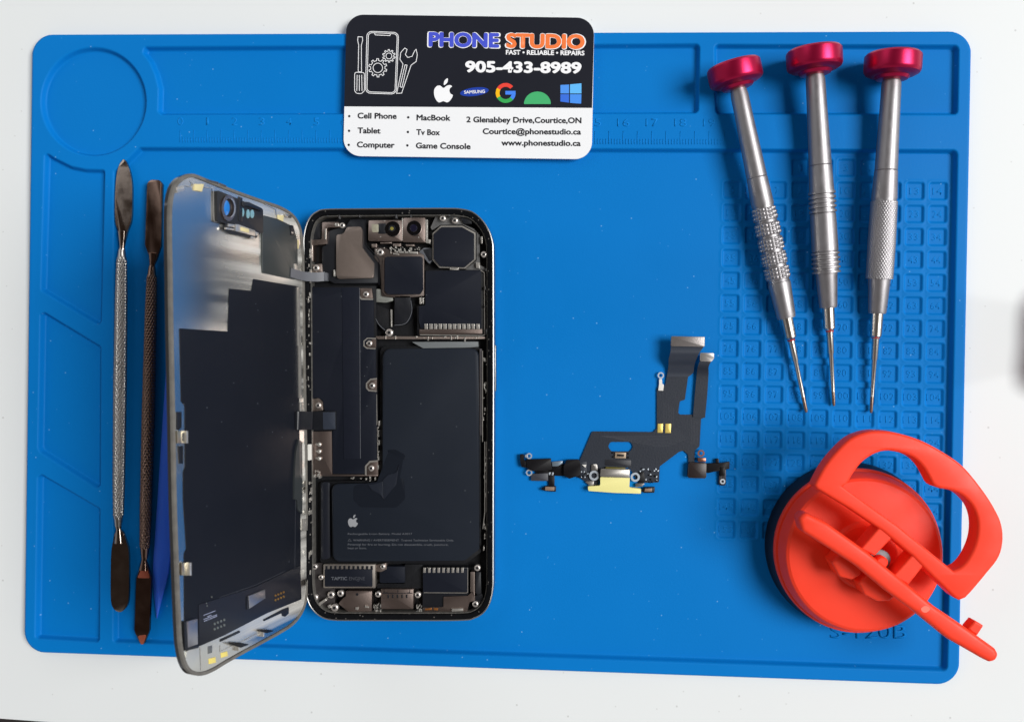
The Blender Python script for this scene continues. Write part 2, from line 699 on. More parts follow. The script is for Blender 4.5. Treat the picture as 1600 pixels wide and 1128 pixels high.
M_BLUE = mat('blue_silicone', (4, 117, 196), rough=0.5, var=0.10, vscale=11, bump=0.12, bscale=1500, spec=0.08, rvar=0.1)


def add_specks(m, scale, size, keep, rgb, amount, steep=False):
    """Sparse dust lying on the surface."""
    n, l = m.node_tree.nodes, m.node_tree.links
    b = n['Principled BSDF']
    src = b.inputs['Base Color'].links[0].from_socket
    t = [x for x in n if x.type == 'TEX_COORD'][0]
    v = n.new('ShaderNodeTexVoronoi')
    v.voronoi_dimensions = '2D'
    v.inputs['Scale'].default_value = scale
    vm = n.new('ShaderNodeMapping')
    vm.inputs['Rotation'].default_value = (0.0, math.radians(90 if steep else 0), 0.3)
    l.new(t.outputs['Object'], vm.inputs[0])
    l.new(vm.outputs[0], v.inputs['Vector'])
    a = n.new('ShaderNodeMapRange')
    a.inputs['From Min'].default_value = size
    a.inputs['From Max'].default_value = size * 0.5
    l.new(v.outputs['Distance'], a.inputs['Value'])
    s = n.new('ShaderNodeSeparateColor')
    l.new(v.outputs['Color'], s.inputs[0])
    g = n.new('ShaderNodeMath')
    g.operation = 'GREATER_THAN'
    g.inputs[1].default_value = 1 - keep
    l.new(s.outputs[0], g.inputs[0])
    u = n.new('ShaderNodeMath')
    u.operation = 'MULTIPLY'
    l.new(a.outputs[0], u.inputs[0])
    l.new(g.outputs[0], u.inputs[1])
    w = n.new('ShaderNodeMath')
    w.operation = 'MULTIPLY'
    w.inputs[1].default_value = amount
    l.new(u.outputs[0], w.inputs[0])
    mx = n.new('ShaderNodeMix')
    mx.data_type = 'RGBA'
    l.new(w.outputs[0], mx.inputs['Factor'])
    l.new(src, mx.inputs['A'])
    mx.inputs['B'].default_value = tuple(lin(c) for c in rgb) + (1,)
    l.new(mx.outputs['Result'], b.inputs['Base Color'])


add_specks(M_BLUE, 110, 0.030, 0.13, (130, 185, 230), 0.7)
add_specks(M_BLUE, 330, 0.08, 0.04, (80, 160, 225), 0.5)
add_specks(M_TABLE, 55, 0.026, 0.22, (120, 115, 110), 0.3)
add_specks(M_TABLE, 140, 0.05, 0.08, (150, 145, 140), 0.25)
matt = thing('repair_mat', 'blue silicone repair mat with moulded trays, a ruler and numbered cells', 'mat')
link('surface', me, M_BLUE, matt, 180)
M_MARK = mat('blue_silicone_raised', (14, 126, 207), rough=0.55, bump=0.1, bscale=1500, spec=0.08)
# ruler
r0, r1 = HOR.at((281.5, 223), TOP), HOR.at((1063, 226), TOP)
du = (r1 - r0) / 180.0
bm = bmesh.new()
for i in range(0, 196):
    hgt = 4.7 if i % 5 == 0 else 1.9
    p = r0 + du * i
    add_slab(bm, [p + Vector((a * 0.14, b, 0.11)) for a, b in ((-1, 0), (1, 0), (1, hgt), (-1, hgt))], Vector((0, 0, 0.13)), 0)
bm_link('ruler_scale', bm, M_MARK, matt, None)
_lets = []
for i in range(0, 20):
    q = proj(r0 + du * (i * 10) + Vector((0, 6.4, 0)))
    w = 9 if i < 10 else 19
    if str(i) == '1':
        w = 4
    _lets.append((str(i), q, w, 12.0, TOP + 0.12, 0.15))
for nme, x, y in CELLS:
    q = proj(Vector((x, y - 1.15, FLOOR_Z - 0.62)))
    w = {1: 7, 2: 15, 3: 22}[len(str(nme))]
    _lets.append((str(nme), q, w, 10.5, FLOOR_Z - 0.62 + 0.06, 0.09))


def merged_lettering(name, items, m, parent, bold=0.0):
    bm = bmesh.new()
    for text, q, w, cap, z, th in items:
        o = lettering('tmp', text, (q[0] - w / 2, q[1]), (q[0] + w / 2, q[1]), cap, HOR, z, None, None, bold, th)
        bm.from_mesh(o.data)
        me = o.data
        bpy.data.objects.remove(o)
        bpy.data.meshes.remove(me)
    return bm_link(name, bm, m, parent, None, recalc=False)


merged_lettering('ruler_numerals', _lets[:20], M_MARK, matt)
merged_lettering('cell_numerals', _lets[20:], M_MARK, matt)
merged_lettering('moulded_lettering', [('S-120B', (1357, 997), 119, 21, FLOOR_Z + 0.3, 0.3)], M_BLUE, matt)

# ------------------------------------------------------------------ business card
M_CARDD = mat('card_black_print', (28, 30, 39), rough=0.36, var=0.04, vscale=60, spec=0.3)
M_CARDW = mat('card_white_stock', (240, 241, 243), rough=0.4, var=0.01)
M_INKW = mat('white_ink', (246, 246, 248), rough=0.4)
M_INKK = mat('black_ink', (34, 34, 40), rough=0.4)
card = thing('business_card', 'black and white repair shop business card lying across the top edge of the mat', 'business card', HOR.at((733, 135), TOP + 0.2))
CZ = TOP + 0.95
outline = fillet(cK(82, 50, 1557, 70, 1541, 911, 62, 891), 27, 10)
plate('card_stock', outline, HOR, TOP + 0.12, CZ, M_CARDW, card, bevel=0.08)
loop = fillet(cK(82, 50, 1557, 70, 1543, 606, 68, 597), [27, 27, 0, 0], 10)
flatpoly('black_panel', [loop], HOR, CZ + 0.03, M_CARDD, card)
T1, T2, T3 = CZ + 0.06, CZ + 0.09, CZ + 0.12
M_LBLUE = mat('blue_ink', (70, 84, 205), rough=0.4)
M_LORNG = mat('orange_ink', (243, 124, 62), rough=0.4)


def onK(nm, txt, a, b, cap, m, bold, h=T1):
    return lettering(nm, txt, cK(*a)[0], cK(*b)[0], cap / 3.8095, HOR, h, m, card, bold, 0, 1.0)


onK('title_outline', 'PHONE', (561, 247), (999, 254), 96, M_INKW, 0.07)
onK('title', 'PHONE', (569, 242), (990, 249), 88, M_LBLUE, 0.05, T2)
onK('title_outline', 'STUDIO', (1023, 254), (1507, 262), 96, M_INKW, 0.07)
onK('title', 'STUDIO', (1031, 249), (1499, 257), 88, M_LORNG, 0.05, T2)
onK('slogan', 'FAST \u2022 RELIABLE \u2022 REPAIRS', (1030, 289), (1498, 294), 28, M_INKW, 0.035)
onK('phone_number', '905-433-8989', (787, 394), (1480, 402), 68, M_INKW, 0.043)
for t, a, b in (('Cell Phone', (147, 669), (380, 672)), ('Tablet', (147, 757), (284, 759)), ('Computer', (143, 841), (368, 844)),
                ('MacBook', (498, 680), (700, 683)), ('Tv Box', (497, 767), (637, 769)), ('Game Console', (494, 847), (820, 852)),
                ('2 Glenabbey Drive,Courtice,ON', (795, 692), (1480, 698)), ('Courtice@phonestudio.ca', (892, 762), (1478, 765)),
                ('www.phonestudio.ca', (1003, 830), (1476, 833))):
    onK('text_line', t, a, b, 35, M_INKK, 0.032)
for x, y in ((98, 655), (97, 742), (95, 826), (449, 662), (447, 749), (444, 829)):
    flatpoly('bullet', [ell(*cK(x, y)[0], 1.9, n=14)], HOR, T1, M_INKK, card)
# line drawing of phone, tools and gears
LW = 1.0
ph = fillet(cK(203, 150, 392, 158, 378, 524, 194, 518), 8, 6)
ph2 = fillet(cK(212, 158, 384, 166, 370, 516, 203, 510), 6, 6)
notch = cK(248, 160, 252, 172, 340, 176, 345, 164)


def gear(cx, cy, r0_, r1_, n):
    out = []
    for i in range(n):
        for f, r in ((0.0, r0_), (0.22, r0_), (0.30, r1_), (0.62, r1_), (0.70, r0_)):
            t = 2 * math.pi * (i + f) / n
            out.append((cx + r * math.cos(t), cy + r * math.sin(t)))
    return out


g1, g2 = cK(268, 368)[0], cK(334, 297)[0]
sdv = [cK(150, 183, 176, 184, 178, 205, 170, 232, 171, 392, 151, 392, 154, 232, 148, 205), fillet(cK(130, 394, 188, 396, 188, 505, 170, 521, 142, 520, 130, 505), 3, 4),
       cK(145, 410, 143, 505), cK(158, 410, 158, 505), cK(172, 410, 174, 505)]
wr = cK(380, 520, 418, 345, 400, 318, 404, 278, 428, 250, 442, 258, 432, 290, 446, 306, 472, 300, 486, 268, 496, 258, 503, 290, 496, 330, 466, 352, 410, 518)
stroke('line_drawing', [ph, ph2, notch, gear(*g1, 11.2, 14.3, 10), ell(*g1, 7.4, n=24), gear(*g2, 7.6, 9.9, 10), ell(*g2, 4.6, n=20)] + sdv
       + [wr, cK(400, 480, 430, 350, 442, 352, 412, 484)], LW, HOR, T1, M_INKW, card, closed=(0, 1, 3, 4, 5, 6, 7, 8, 12, 13))
# emblems
ap = cK(658, 487, 640, 474, 620, 476, 606, 492, 602, 516, 608, 545, 624, 569, 638, 573, 658, 566, 678, 573, 692, 568, 708, 548, 714, 530, 700, 520, 694, 502, 699, 488, 710, 478, 696, 470, 678, 475)
leaf = cK(662, 470, 662, 452, 670, 438, 684, 430, 684, 448, 676, 462)


def apple(nm, f, sc, plane, h, m, parent):
    flatpoly(nm, [f(spline(ap, 5, True)), f(spline(leaf, 5, True))], plane, h, m, parent)


apple('fruit_emblem', lambda q: q, 1, HOR, T1, M_INKW, card)
o_ = cK(843, 510)[0]
flatpoly('oval_emblem', [ell(*o_, 22.5, 6.6, 36, rot=-7)], HOR, T1, mat('royal_blue_ink', (20, 60, 165), rough=0.4), card)
onK('oval_lettering', 'SAMSUNG', (782, 522), (906, 517), 19, M_INKW, 0.02, T2)
gc = cK(1029, 517)[0]


def arc(a0, a1, r_in, r_out, n=14):
    return ell(*gc, r_out, n=n, a0=a0, a1=a1) + list(reversed(ell(*gc, r_in, n=n, a0=a0, a1=a1)))


for a0, a1, c in ((-150, -42, (234, 67, 53)), (150, 210, (251, 188, 5)), (42, 150, (52, 168, 83)), (0, 42, (66, 133, 244))):
    flatpoly('letter_emblem', [arc(a0, a1, 9.6, 15.6)], HOR, T1, mat('ink_%d_%d_%d' % c, c, rough=0.4), card)
flatpoly('letter_emblem', [rect(gc[0] - 0.5, gc[1] - 3.2, gc[0] + 15.4, gc[1] + 2.6)], HOR, T2, MATS['ink_66_133_244'], card)
gd = cK(1218, 583)[0]
flatpoly('green_emblem', [ell(*gd, 21, 19.5, 30, 180, 360)], HOR, T1, mat('green_ink', (66, 176, 110), rough=0.4), card)
for q, c in ((cK(1355, 470, 1406, 467, 1406, 520, 1355, 520), (78, 150, 240)), (cK(1412, 466, 1480, 460, 1480, 520, 1412, 520), (96, 185, 248)),
             (cK(1355, 525, 1406, 525, 1406, 575, 1355, 568), (52, 110, 222)), (cK(1412, 525, 1480, 525, 1478, 581, 1412, 576), (70, 145, 240))):
    flatpoly('window_emblem', [q], HOR, T1, mat('ink_%d_%d_%d' % c, c, rough=0.4), card)

# ------------------------------------------------------------------ metal spatulas
M_STEEL = mat('polished_steel', (160, 146, 136), rough=0.13, metal=1.0, var=0.08, vscale=200, rvar=0.06, bump=0.03, bscale=300)
M_STEELK = mat('knurled_steel', (180, 176, 172), rough=0.28, metal=1.0, var=0.08, vscale=300)
M_STEELW = mat('tinted_steel', (138, 114, 102), rough=0.16, metal=1.0, var=0.15, vscale=200, rvar=0.06)
M_COPPER = mat('coppery_tarnish', (186, 100, 76), rough=0.35, metal=0.55, var=0.25, vscale=200)


def dist(a, b):
    return (b - a).length


def blade_mesh(name, px, z, thick, m, parent, bev=0.16):
    return plate(name, px, HOR, z - thick / 2, z + thick / 2, m, parent, bevel=bev, smooth=60)


def knurl(n, pitch, amp):
    def f(t, d):
        return amp * (abs(math.sin(n * t + d * math.pi / pitch)) + abs(math.sin(n * t - d * math.pi / pitch)) - 1.0)
    return f


def handle_prof(L, stations, step):
    out = []
    d = 0.0
    while d < L:
        t = d / L
        for (a, ra), (b, rb) in zip(stations, stations[1:]):
            if a <= t <= b:
                out.append((d, ra + (rb - ra) * (t - a) / (b - a)))
                break
        d += step
    out.append((L, stations[-1][1]))
    return out


def spatula(label, top_px, bot_px, top_neck, bot_neck, hx0, hx1, m, mk, zt, zb, rmm, shoulder=None):
    t = thing('metal_spatula', label, 'spatula', HOR.at((hx0[0], (hx0[1] + hx1[1]) / 2), FLOOR_Z), 'double ended metal spatulas')
    A, B = HOR.at(hx0, zt), HOR.at(hx1, zb)
    L = dist(A, B)
    kn = knurl(6, 2.15, 0.34)

    def mod(th, d):
        w = sstep(np.array((min(d, L - d) - 2.5) / 2.0)).item()
        return kn(th, d) * w
    lathe('handle', A, B, handle_prof(L, [(0, rmm * 0.62), (0.03, rmm * 0.8), (0.15, rmm * 0.95), (0.5, rmm * 1.06), (0.85, rmm * 0.95), (0.97, rmm * 0.8), (1, rmm * 0.62)], 0.22), mk, t, 72, mod, 60)
    blade_mesh('blade', top_px, zt, 1.1, m, t)
    blade_mesh('blade', bot_px, zb, 1.1, m, t)
    # necks between blade and handle
    for nk, H, z in ((top_neck, A, zt), (bot_neck, B, zb)):
        P = [HOR.at(p, z) for p in nk]
        tube('neck', P + [H + (H - P[-1]).normalized() * 0.4], [1.9, 1.35, 1.0, 1.05][:len(P)] + [rmm * 0.66], m, t, 20, 0.75)
    if shoulder:
        for q in shoulder:
            plate('copper_patch', q, HOR, zb + 0.45, zb + 0.7, M_COPPER, t, bevel=0.1)
    return t


tp1 = spline([(193, 249), (201, 262), (206, 285), (206.5, 320), (205, 345), (199, 362), (195, 376), (189, 376), (185, 362), (180, 345), (179.5, 315), (181, 285), (185, 262)], 5, True)
bt1 = spline([(181, 830), (191, 830), (197, 845), (201, 862), (201.5, 900), (200.5, 938), (195, 951), (186.5, 956), (178, 951), (173.5, 938), (173, 900), (174, 862), (177, 845)], 5, True)
spatula('metal spatula with a leaf shaped blade, leftmost on the mat', tp1, bt1, [(192, 362), (191.5, 377), (191, 386)], [(186.5, 848), (186, 834), (185.5, 826)], (190.5, 390), (185, 822), M_STEEL, M_STEELK, 3.0, 2.9, 1.95)
tp2 = fillet([(230, 287), (235, 281), (249, 281.5), (254, 288), (251.5, 384), (243.5, 408), (236, 408), (226.5, 383)], [4, 5, 5, 4, 8, 3, 3, 8], 4)
bt2 = fillet([(221.5, 879), (229, 879), (236, 903), (233.5, 985), (222, 1013), (210, 985), (213, 903)], [2, 2, 8, 14, 4, 14, 8], 4)
spatula('darker metal spatula with a coppery pointed end, beside the lifted screen', tp2, bt2, [(240, 396), (239, 408), (238, 414)], [(225, 890), (225.5, 880), (225.5, 874)], (237.5, 417), (226, 870), M_STEELW, M_STEELW, 3.2, 2.9, 1.9,
        shoulder=[fillet([(224, 882), (228, 882), (234.5, 903), (214, 903)], 2), fillet([(215, 993), (229, 991), (222, 1010)], 2)])

# ------------------------------------------------------------------ blue plastic pry tool
M_PRY = mat('translucent_blue_plastic', (60, 118, 255), rough=0.4, var=0.05, spec=0.3, sss=0.3)
pry = thing('pry_tool', 'thin blue plastic pry tool lying half under the lifted phone screen', 'pry tool', HOR.at((258, 760), FLOOR_Z))
pp = [HOR.at(p, FLOOR_Z + 0.2) for p in [(246, 966), (239, 905), (241, 868), (262, 555), (270, 500), (290, 505), (287, 600), (268, 860), (264, 895)]]
rd = [HOR.at(p, FLOOR_Z + 2.0) for p in [(246.5, 958), (250, 880), (268, 620), (279, 505)]]
bm = bmesh.new()
bv = [bm.verts.new(p * S) for p in pp]
bv2 = [bm.verts.new((p + Vector((0, 0, 0.7))) * S) for p in pp]
rv = [bm.verts.new(p * S) for p in rd]
n = len(pp)
for i in range(n):
    bm.faces.new([bv[i], bv[(i + 1) % n], bv2[(i + 1) % n], bv2[i]])
bm.faces.new(list(reversed(bv)))
bm.faces.new([bv2[0], bv2[1], rv[1], rv[0]])
bm.faces.new([bv2[1], bv2[2], rv[1]])
bm.faces.new([bv2[2], bv2[3], rv[2], rv[1]])
bm.faces.new([bv2[3], bv2[4], rv[3], rv[2]])
bm.faces.new([bv2[4], bv2[5], rv[3]])
bm.faces.new([bv2[5], bv2[6], rv[2], rv[3]])
bm.faces.new([bv2[6], bv2[7], rv[1], rv[2]])
bm.faces.new([bv2[7], bv2[8], rv[1]])
bm.faces.new([bv2[8], bv2[0], rv[0], rv[1]])
bmesh.ops.bevel(bm, geom=list(bm.edges), offset=0.15 * S, segments=2, affect='EDGES', clamp_overlap=True)
bm_link('shaft', bm, M_PRY, pry)

# ------------------------------------------------------------------ precision screwdrivers
M_ALU = mat('satin_aluminium', (156, 153, 155), rough=0.46, metal=0.88, var=0.06, vscale=300, bump=0.05, bscale=2500, rvar=0.05)
M_PINK = mat('pink_anodised', (180, 20, 68), rough=0.33, metal=0.75, var=0.05, vscale=120, bump=0.03, bscale=2000)
M_BIT = mat('bit_steel', (196, 190, 182), rough=0.3, metal=1.0, var=0.1, vscale=400)
M_TIP = mat('worn_bit_tip', (156, 134, 120), rough=0.35, metal=1.0, var=0.2, vscale=900)
M_RED = mat('red_ring_paint', (170, 36, 44), rough=0.45)


def along(A, B, p):
    """Distance from A along AB that shows nearest the photograph point p, and the mm size of a pixel there."""
    lo, hi = -0.3, 1.3
    f = lambda t: (Vector(proj(A + (B - A) * t)) - Vector(p)).length
    for _ in range(60):
        a, b = lo + (hi - lo) / 3, hi - (hi - lo) / 3
        if f(a) < f(b):
            hi = b
        else:
            lo = a
    t = (lo + hi) / 2
    P = A + (B - A) * t
    depth = -(CR.transposed() @ (P - CAM_LOC)).z
    return t * (B - A).length, depth / FPX


def screwdriver(label, head, tip, zh, zt, shaft, grip, bits, grip_mod, ring_y, cap_r):
    t = thing('precision_screwdriver', label, 'screwdriver', (*HOR.at(((head[0] + tip[0]) / 2, (head[1] + tip[1]) / 2), FLOOR_Z).xy, FLOOR_Z), 'precision screwdrivers with pink caps')
    A, B = HOR.at(head, zh), HOR.at(tip, zt)

    def conv(rows):
        out = []
        for y, w in rows:
            x = head[0] + (tip[0] - head[0]) * (y - head[1]) / (tip[1] - head[1])
            d, mm = along(A, B, (x, y))
            out.append((d, w / 2 * mm))
        return out
    lathe('handle', A, B, conv(shaft), M_ALU, t, 48, None, 30)
    g = conv(grip)
    dn = []
    for (d0, r0_), (d1, r1_) in zip(g, g[1:]):
        k = max(1, int((d1 - d0) / 0.16))
        dn += [(d0 + (d1 - d0) * i / k, r0_ + (r1_ - r0_) * i / k) for i in range(k)]
    dn.append(g[-1])
    lathe('knurled_grip', A, B, dn, M_ALU, t, 132, grip_mod(g[0][0], g[-1][0]), 60)
    k_ = [i for i, (y, w_) in enumerate(bits) if w_ <= 20][0]
    lathe('ferrule', A, B, conv(bits[:k_]), M_ALU, t, 48, None, 30)
    lathe('bit', A, B, conv([(bits[k_][0] - 3, bits[k_][1])] + bits[k_:]), M_BIT, t, 24, None, 30)
    lathe('tip', A, B, conv([(tip[1] - 26, bits[-1][1] * 0.98), (tip[1] - 4, bits[-1][1] * 0.9), (tip[1], bits[-1][1] * 0.55)]), M_TIP, t, 16)
    d, mm = along(A, B, (head[0] + (tip[0] - head[0]) * (ring_y - head[1]) / (tip[1] - head[1]), ring_y))
    rr = [w for y, w in bits if y >= ring_y][0]
    lathe('coloured_ring', A, B, [(d - 0.35, rr / 2 * mm + 0.12), (d + 0.35, rr / 2 * mm + 0.12)], M_RED, t, 24)
    # cap: a broad swivel disc with a stepped underside
    R = cap_r
    w = (B - A).normalized()
    cap_prof = [(-6.4, 0.3), (-6.4, R * 0.55), (-6.2, R * 0.93), (-5.5, R * 0.995), (-5.0, R), (-1.0, R), (-0.3, R * 0.985), (0.3, R * 0.94), (1.0, R * 0.80), (1.25, R * 0.70), (1.35, R * 0.62), (2.3, R * 0.55), (2.6, R * 0.45), (2.6, 0.5)]
    lathe('cap', A, B, cap_prof, M_PINK, t, 72, None, 24)
    return t


def grooves(period, amp, duty=0.5):
    def make(d0, d1):
        def f(th, d):
            return amp * (1 if ((d - d0) / period) % 1 < duty else -1) * 0.5
        return f
    return make


def studs(d0, d1):
    def f(th, d):
        band = ((d - d0) / ((d1 - d0) / 5)) % 1
        if band > 0.80:
            return -0.5
        a = math.sin(24 * th) * 0.5 + 0.5
        b = math.sin((d - d0) * 2 * math.pi / ((d1 - d0) / 5 * 0.267)) * 0.5 + 0.5
        return 0.34 * (a * b) ** 0.6 - 0.1
    return f


def diamonds(d0, d1):
    kn = knurl(15, 1.5, 0.16)
    return lambda th, d: kn(th, d)


def ribs(d0, d1):
    L = d1 - d0

    def f(th, d):
        t = (d - d0) / L
        if t < 0.27 or t > 0.73:
            return 0.32 * (1 if math.sin((d - d0) * 2 * math.pi / 1.62) > -0.1 else -0.9)
        return 0.0
    return f


screwdriver('pink capped screwdriver with a studded grip, tilted, leftmost of the three', (1151, 128), (1260, 644), 10.2, 2.0,
            [(128, 20), (150, 27), (180, 27.5), (277, 31.5), (277.8, 30), (279, 31.8), (320, 34.5), (323, 32), (327, 33)],
            [(326, 35), (345, 37.5), (420, 37.5), (441, 36.5)],
            [(430, 30), (441, 33.5), (444, 34.5), (492, 29), (497, 27), (498, 19), (527, 17.5), (530, 12), (531, 10.5), (563, 9), (565, 7.2), (620, 6.2)],
            studs, 531, 9.2)
screwdriver('upright pink capped screwdriver with two ribbed bands, middle of the three', (1273, 106), (1303, 634), 10.2, 2.0,
            [(106, 20), (125, 29), (160, 30), (258, 34), (258.8, 32.5), (260, 34.5), (300, 37)],
            [(300, 37.5), (340, 38.5), (395, 39.5), (427, 40)],
            [(424, 35), (428, 33), (429, 32.5), (478, 27), (481, 25), (482, 18), (513, 17), (517, 11), (519, 10.5), (551, 9.5), (553, 7.4), (612, 5.6)],
            ribs, 517, 9.3)
screwdriver('pink capped screwdriver with a diamond knurled grip, rightmost of the three', (1394, 114), (1361, 645), 10.2, 2.0,
            [(114, 20), (132, 29), (170, 30), (266, 34), (266.8, 32.5), (268, 34.5), (310, 38), (313, 36.5), (316, 38)],
            [(315, 38.5), (380, 40), (436, 39)],
            [(434, 34), (438, 33), (440, 32.5), (486, 27), (490, 25), (491, 18.5), (525, 17), (528, 11.5), (530, 10.5), (561, 9.5), (563, 7.6), (620, 5.6)],
            diamonds, 527, 9.3)

# ------------------------------------------------------------------ red suction cup
M_REDP = mat('orange_red_plastic', (249, 62, 33), rvar=0.12, rough=0.5, var=0.06, vscale=60, bump=0.05, bscale=900, sss=0.12, spec=0.3)
M_RUB = mat('black_rubber', (16, 15, 22), rough=0.38, var=0.1, vscale=100)
M_PIN = mat('zinc_pin', (126, 132, 136), rough=0.6, metal=0.4, var=0.1, vscale=400)
M_SCUFF = mat('pale_scuff', (252, 120, 100), rough=0.6)
base = HOR.at((1326, 851), FLOOR_Z)
cup = thing('suction_cup', 'orange red suction cup lifter with black rubber base, on the mat corner', 'suction cup', base)
UP = Vector((0, 0, 1))
RB = 29.6
lathe('rubber_base', base, base + UP, [(0, RB - 0.6), (0.4, RB), (3.5, RB - 0.5), (6.5, RB - 2.5), (8.5, RB - 4)], M_RUB, cup, 96)
lathe('body', base, base + UP, [(7.0, 10), (7.0, 27.6), (7.6, 28.4), (9.2, 28.4), (9.8, 28.0), (10.0, 27.2), (10.3, 27.2), (10.6, 27.5), (14.5, 26.4), (15.4, 25.9), (15.9, 25.0), (16.1, 22), (16.2, 11.5), (17.0, 10.6), (18.0, 10.2), (18.3, 9.2), (18.4, 0.5)], M_REDP, cup, 96, None, 24)
HZ = 31.0
lp_out = spline(cS(430, 296, 470, 222, 520, 160, 575, 110, 640, 85, 700, 82, 760, 90, 850, 118, 940, 165, 1020, 222, 1090, 305, 1140, 380, 1172, 450, 1178, 520, 1160, 585, 1110, 650, 1060, 710, 1030, 742), 6)
lp_in = spline(cS(980, 634, 1010, 620, 1040, 585, 1066, 530, 1076, 480, 1074, 430, 1058, 385, 1030, 350, 1000, 328, 960, 314, 925, 308, 900, 294, 882, 262, 860, 225, 825, 190, 780, 170, 720, 160, 670, 172, 620, 205, 585, 250, 560, 290, 545, 302), 6)
beam_top = cS(700, 420, 850, 540, 975, 634)
loop_px = lp_out + [cS(1005, 752)[0], cS(985, 742)[0]] + cS(900, 660, 820, 578, 700, 478, 570, 390, 440, 312)
hole_px = lp_in + cS(660, 385, 760, 455, 870, 545)
# the grip is one plate with a D-shaped opening, its edges rounded by a second, smaller plate pressed on it
bm = bmesh.new()


def rounded_plate(bm, outer, hole, plane, h0, h1, rb, steps=4):
    """Plate with a hole and rolled edges: outline rings stepped in by a quarter circle, then capped."""
    prof = [(rb * (1 - math.cos(a)), rb * (1 - math.sin(a))) for a in [math.pi / 2 * i / steps for i in range(steps + 1)]]
    # profile: (inset, drop from face)
    rows = [(0.0 + rb * (1 - math.cos(math.pi / 2 * i / steps)), h1 - rb * (1 - math.sin(math.pi / 2 * i / steps))) for i in range(steps + 1)]
    lows = [(d, h0 + (h1 - h)) for d, h in rows]
    seq = list(reversed(lows)) + rows          # bottom edge inset -> out -> top inset
    caps = {}
    for lp, sign in ((outer, 1), (hole, -1)):
        if lp is None:
            continue
        rings = []
        for d, h in seq:
            q = inset(lp, plane, d * sign, (h0 + h1) / 2)
            rings.append([bm.verts.new(plane.P(a, h) * S) for a in q])
        n = len(lp)
        for a, b in zip(rings, rings[1:]):
            for i in range(n):
                bm.faces.new([a[i], a[(i + 1) % n], b[(i + 1) % n], b[i]])
        caps[sign] = (rings[0], rings[-1])
    for k in (0, 1):
        loops = [caps[1][k]] + ([caps[-1][k]] if -1 in caps else [])
        flat = [v for lp in loops for v in lp]
        for tri in tessellate_polygon([[Vector((*plane.uv(v.co / S), 0)) for v in lp] for lp in loops]):
            try:
                bm.faces.new([flat[i] for i in tri])
            except ValueError:
                pass


rounded_plate(bm, loop_px, hole_px, HOR, HZ - 7, HZ, 1.0)
bm_link('grip_handle', bm, M_REDP, cup, 50)
# lever arm lying along the other side
bm = bmesh.new()
lev = fillet(cS(366, 428, 392, 402, 480, 446, 640, 560, 800, 690, 905, 775, 1040, 866, 1148, 944, 1160, 968, 1148, 990, 1124, 997, 1090, 980, 960, 905, 830, 800, 720, 720, 600, 620, 470, 535, 380, 478), [8, 10, 20, 0, 0, 0, 0, 8, 8, 8, 8, 8, 0, 0, 0, 0, 20, 10])
rounded_plate(bm, lev, None, HOR, HZ - 6, HZ + 1.5, 1.4)
bm_link('lever_arm', bm, M_REDP, cup, 50)
bm = bmesh.new()
rounded_plate(bm, fillet(cS(1044, 868, 1072, 836, 1108, 856, 1082, 896, 1060, 884), 2), None, HOR, HZ - 4, HZ + 0.5, 0.6)
bm_link('stop_peg', bm, M_REDP, cup, 50)
for px in (cS(705, 440, 760, 480, 668, 575, 612, 548), cS(838, 548, 880, 590, 800, 690, 740, 655)):
    bm = bmesh.new()
    rounded_plate(bm, fillet(px, 1.5), None, HOR, HZ - 8, HZ - 0.6, 0.5)
    bm_link('cross_bar', bm, M_REDP, cup, 50)
# upstand from grip end to body and hub lugs under the bars
c5 = lambda *a: cS(*[(128.2 if i % 2 == 0 else 25.6) + 1.0864 * v for i, v in enumerate(a)])
for px in (c5(338, 528, 400, 470, 455, 530, 444, 574, 412, 592, 366, 580), c5(436, 602, 474, 568, 584, 640, 548, 668, 505, 670, 458, 646)):
    bm = bmesh.new()
    rounded_plate(bm, fillet(px, [3, 3, 3, 6, 7, 6]), None, HOR, 17.0, HZ - 5.5, 0.7)
    bm_link('hub_lug', bm, M_REDP, cup, 50)
lathe('pin_washer', HOR.at(cS(700, 598)[0], HZ - 7.5), HOR.at(cS(700, 598)[0], HZ - 7.5) + UP, [(0, 3.4), (1.2, 3.4), (1.4, 3.1), (1.4, 0.2)], M_PIN, cup, 32)
lathe('pin', HOR.at(cS(698, 602)[0], HZ - 6.5), HOR.at(cS(698, 602)[0], HZ - 6.5) + UP, [(0, 2.0), (3.0, 2.0), (3.6, 1.5), (3.6, 0.2)], M_REDP, cup, 24)
flatpoly('scuff', [spline(cS(870, 795, 885, 785, 900, 790, 905, 800, 890, 812, 875, 808), 3, True)], HOR, HZ + 1.53, M_SCUFF, cup)

# ------------------------------------------------------------------ opened smartphone: body
M_FRAME = mat('silver_frame', (152, 151, 149), rough=0.36, metal=1.0, var=0.04, vscale=200)
M_BLK = mat('black_gasket', (13, 14, 17), spec=0.06, rough=0.6, var=0.35, vscale=500, bump=0.35, bscale=1500)
add_specks(M_BLK, 900, 0.25, 0.12, (120, 116, 112), 0.6)
M_CAV = mat('cavity_black', (14, 15, 19), spec=0.3, rough=0.55, var=0.4, vscale=500, bump=0.2, bscale=900)
M_SHEET = mat('graphite_sheet', (26, 29, 38), spec=0.14, rough=0.42, var=0.05, vscale=80, bump=0.03, bscale=800, rvar=0.05)
M_SHEET2 = mat('graphite_band', (25, 28, 38), spec=0.1, rough=0.5, var=0.12, vscale=300, bump=0.25, bscale=350)
M_BATT = mat('battery_wrap', (31, 36, 45), spec=0.15, rough=0.46, var=0.04, vscale=50, bump=0.04, bscale=500, rvar=0.05)
M_NICK = mat('nickel_shield', (164, 150, 142), rough=0.42, metal=1.0, var=0.08, vscale=700, bump=0.12, bscale=3000)
